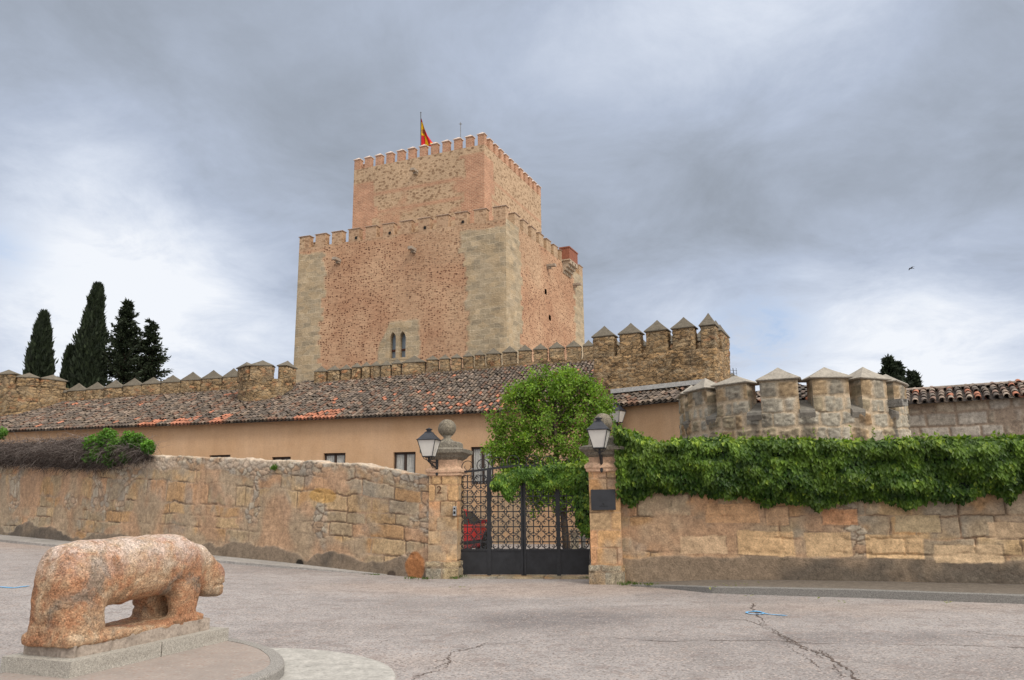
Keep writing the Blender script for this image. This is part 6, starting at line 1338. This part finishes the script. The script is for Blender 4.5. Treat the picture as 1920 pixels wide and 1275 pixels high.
mb.loft([r_ for r_ in rings][::-1], (.3, .28, .25), False); struct(mb.build('paved_island', PEBB))
mb = MB(); mb.loft([np.c_[pp-nrm*kw*f, np.full(m, z)] for f, z in ((.0, -.05), (.0, IZL-.02), (.10, IZL+.002), (1., IZL+.004), (1.02, IZL-.05))], (.29, .275, .255), False)
mb.v = [wob(v[None], .006, 4.)[0] for v in mb.v]; struct(mb.build('kerb', PLIN, None, False))
# pale concrete apron round the island
c0 = np.array([-2.9, 7.55]); a = np.linspace(0, 2*math.pi, 97)[:-1]; rad = 1.78+.02*np.sin(a*3)
mb = MB(); mb.loft([[(c0[0]+r_*math.cos(t), c0[1]+r_*math.sin(t), float(gsurf(c0[0]+r_*math.cos(t), c0[1]+r_*math.sin(t)))+z) for t, r_ in zip(a, rad*k)] for k, z in ((1.01, -.02), (1., .018), (.985, .026), (.8, .034), (.02, .04))], (.40, .385, .355)); struct(mb.build('concrete_apron', CAPM))
# plinth of grey granite
FP = Fr(A, B)   # u forward, w to the right (towards the viewer)
T = thing('stone_animal', 'ancient weathered pink granite animal statue with barrel body and blunt head on a grey plinth', 'statue', (*(A+fa*PLN/2+sa_*PWD/2), IZL))
for a0, a1 in ((0, PLN*.515), (PLN*.522, PLN)):
    mb = MB(); stone_box(mb, FP, a0, a1, -PWD, 0, IZL-.02, IZL+.135, .03, 'pier', 51, .006, .25, mask=None, tint=(.62, .80, 1.15)); mb.c = [np.full_like(c, 1)*np.array([.40, .375, .33])*(1+.3*(c.mean(1, keepdims=True)-.35)) for c in mb.c]; mb.build('plinth', PLIN, T, True)
mb = MB(); stone_box(mb, FP, .13, PLN-.17, -PWD+.10, -.12, IZL+.10, IZL+.26, .025, 'pier', 53, .022, 1.2); mb.c = [np.full_like(c, 1)*np.array([.36, .30, .25])*(1+.6*(c.mean(1, keepdims=True)-.35)) for c in mb.c]; mb.build('base_course', STONE, T, True)
# body: rounded lofts unified by a voxel remesh
def L3(x, y, z): return np.append(A+fa*(PLN/2+x)+sa_*(PWD/2+y), z)       # x forward, y to the left
rb = []
def sup(mb, secs, n=28, p=2.6):
    """secs: x, y centre, z centre, half width, half height"""
    R = []
    for x, yc, zc, hw, hh, in secs:
        t = np.linspace(0, 2*math.pi, n+1)[:-1]; cxs, szs = np.cos(t), np.sin(t)
        R.append([L3(x, yc+hw*np.sign(a)*abs(a)**(2/p), zc+hh*np.sign(b)*abs(b)**(2/p)) for a, b in zip(cxs, szs)])
    mb.loft(R)
def supz(mb, secs, n=24, p=3.):
    """vertical loft: z, x centre, y centre, half length, half width"""
    mb.loft([[L3(x+hx*np.sign(math.cos(t))*abs(math.cos(t))**(2/p), y+hy*np.sign(math.sin(t))*abs(math.sin(t))**(2/p), z) for t in np.linspace(0, 2*math.pi, n+1)[:-1]] for z, x, y, hx, hy in secs])
BX = STAT = None
mb = MB()
sup(mb, [(-.98, 0, .80, .10, .18), (-.95, 0, .84, .21, .30), (-.86, 0, .90, .29, .34), (-.62, 0, .95, .325, .335), (-.30, 0, .965, .32, .325), (0, 0, .98, .325, .315), (.30, 0, .985, .33, .315), (.52, 0, .97, .32, .31), (.66, 0, .93, .285, .295), (.76, 0, .92, .22, .25), (.86, 0, .92, .16, .20), (.94, 0, .92, .10, .13)])
supz(mb, [(.36, -.70, 0, .25, .31), (.50, -.70, 0, .25, .31), (.62, -.71, 0, .24, .31), (.85, -.68, 0, .26, .32), (1.0, -.66, 0, .25, .28)])
supz(mb, [(.36, .55, -.17, .20, .13), (.46, .55, -.17, .16, .12), (.62, .55, -.17, .17, .135), (.85, .52, -.16, .22, .15)]); supz(mb, [(.36, .44, .15, .22, .13), (.46, .44, .15, .20, .12), (.62, .44, .15, .21, .13), (.85, .46, .16, .24, .15)])
sup(mb, [(.66, 0, .96, .20, .26), (.84, 0, .92, .18, .25), (.98, -.01, .83, .16, .245), (1.12, -.02, .765, .145, .20), (1.20, -.02, .735, .135, .165), (1.23, -.02, .73, .10, .13)], p=3.3)
sup(mb, [(-.93, 0, .40, .30, .055), (-.6, 0, .40, .33, .06), (0, 0, .39, .32, .05), (.5, 0, .40, .31, .06), (.76, 0, .41, .30, .06)], p=5.)
tmp = mb.build('tmp_body', BULL, T); md = tmp.modifiers.new('r', 'REMESH'); md.mode = 'VOXEL'; md.voxel_size = .014; md.use_smooth_shade = True
s_ = tmp.modifiers.new('s', 'SMOOTH'); s_.iterations = 6; s_.factor = .6
dg = bpy.context.evaluated_depsgraph_get(); me = bpy.data.meshes.new_from_object(tmp.evaluated_get(dg)); bpy.data.objects.remove(tmp)
nv = len(me.vertices); V = np.empty(nv*3); me.vertices.foreach_get('co', V); V = V.reshape(-1, 3); N = np.empty(nv*3); me.vertex_normals.foreach_get('vector', N); N = N.reshape(-1, 3)
W_ = V+ORG[T.name]; rel = W_[:, :2]-(A+fa*PLN/2+sa_*PWD/2); lx, ly, lz = rel@fa, rel@sa_, W_[:, 2]
d = .032*fbm(lx, ly, lz, 61, 4, 2.2)*2+.014*fbm(lx, ly, lz, 62, 3, 9.)*2+.006*fbm(lx, ly, lz, 63, 3, 26.)*2-.012*sst(fbm(lx, ly, lz, 64, 3, 13.), .16, .26)
# carved lines: shoulder furrow, hip furrow, mouth, neck crease
def groove(x0, z0, x1, z1, wd, dp, side=-1):
    ab = np.array([x1-x0, z1-z0]); t = np.clip(((lx-x0)*ab[0]+(lz-z0)*ab[1])/(ab@ab), 0, 1); dd = np.hypot(lx-x0-t*ab[0], lz-z0-t*ab[1]); return -dp*np.exp(-(dd/wd)**2)*(ly*side > .02)
for s in (-1, 1):
    d += groove(.16, .60, .36, .50, .02, .028, s)+groove(-.42, .62, -.30, .78, .03, .012, s)+groove(-.30, .78, -.12, 1.05, .03, .010, s)+groove(.62, .62, .66, .80, .03, .03, s)
    d += groove(1.04, .70, 1.24, .715, .014, .022, s)+groove(.28, .80, .40, .62, .02, .008, s)
V2 = V+N*d[:, None]; me.vertices.foreach_set('co', V2.ravel()); me.materials.clear(); me.materials.append(BULL); me.name = 'body'
for p_ in me.polygons: p_.use_smooth = True
bo = bpy.data.objects.new('body', me); COL.objects.link(bo); bo.parent = T

# =================================================================== small litter: fallen leaves on the road
r = np.random.default_rng(77); T = None
mb = MB(); P = []
for px, py in [(1405, 1105), (1380, 1106), (1398, 1103), (1426, 1104), (1488, 1108), (1498, 1107), (1578, 1133), (1412, 1120), (1532, 1122), (1340, 1109), (1625, 1104), (1775, 1132), (1360, 1103), (1388, 1101), (870, 1105), (626, 1098), (1230, 1100), (1215, 1099)]:
    for k in range(r.integers(1, 6)): q = gz(px+r.normal(0, 9), py+r.normal(0, 1), .03); P.append(q+[0, 0, .03 if px < 1330 or py > 1115 else .08])
P = np.array(P); n = len(P); leaves(mb, P, rv(n, r)*np.array([1, 1, .1]), np.tile([0, 0, 1.], (n, 1))+.2*rv(n, r), .06, .02, gcol(n, (.12, .17, .03), (.30, .30, .08), r)); tag(mb.build('fallen_leaves', LEAF), 'loose fallen leaves scattered along the kerb and road', 'leaves', None, 'stuff')
mb = MB(); P = []
for px, py in [(1176, 1095), (1190, 1097), (1220, 1098), (1385, 1102), (1405, 1102), (1420, 1101), (860, 1083), (850, 1086), (795, 1087), (770, 1086), (700, 1080), (1480, 1104), (1560, 1106), (1700, 1110), (1108, 1085), (1170, 1098)]:
    q = gz(px, py, .03); P += [q+np.array([r.normal(0, .07), r.normal(0, .03), 0]) for _ in range(26)]
P = np.array(P); n = len(P); leaves(mb, P, rv(n, r)*.5+[0, 0, .8], rv(n, r), .07, .008, gcol(n, (.05, .09, .02), (.11, .16, .03), r)); tag(mb.build('weeds', LEAF), 'low weeds along the foot of the right wall and the gate', 'weeds', None, 'stuff')
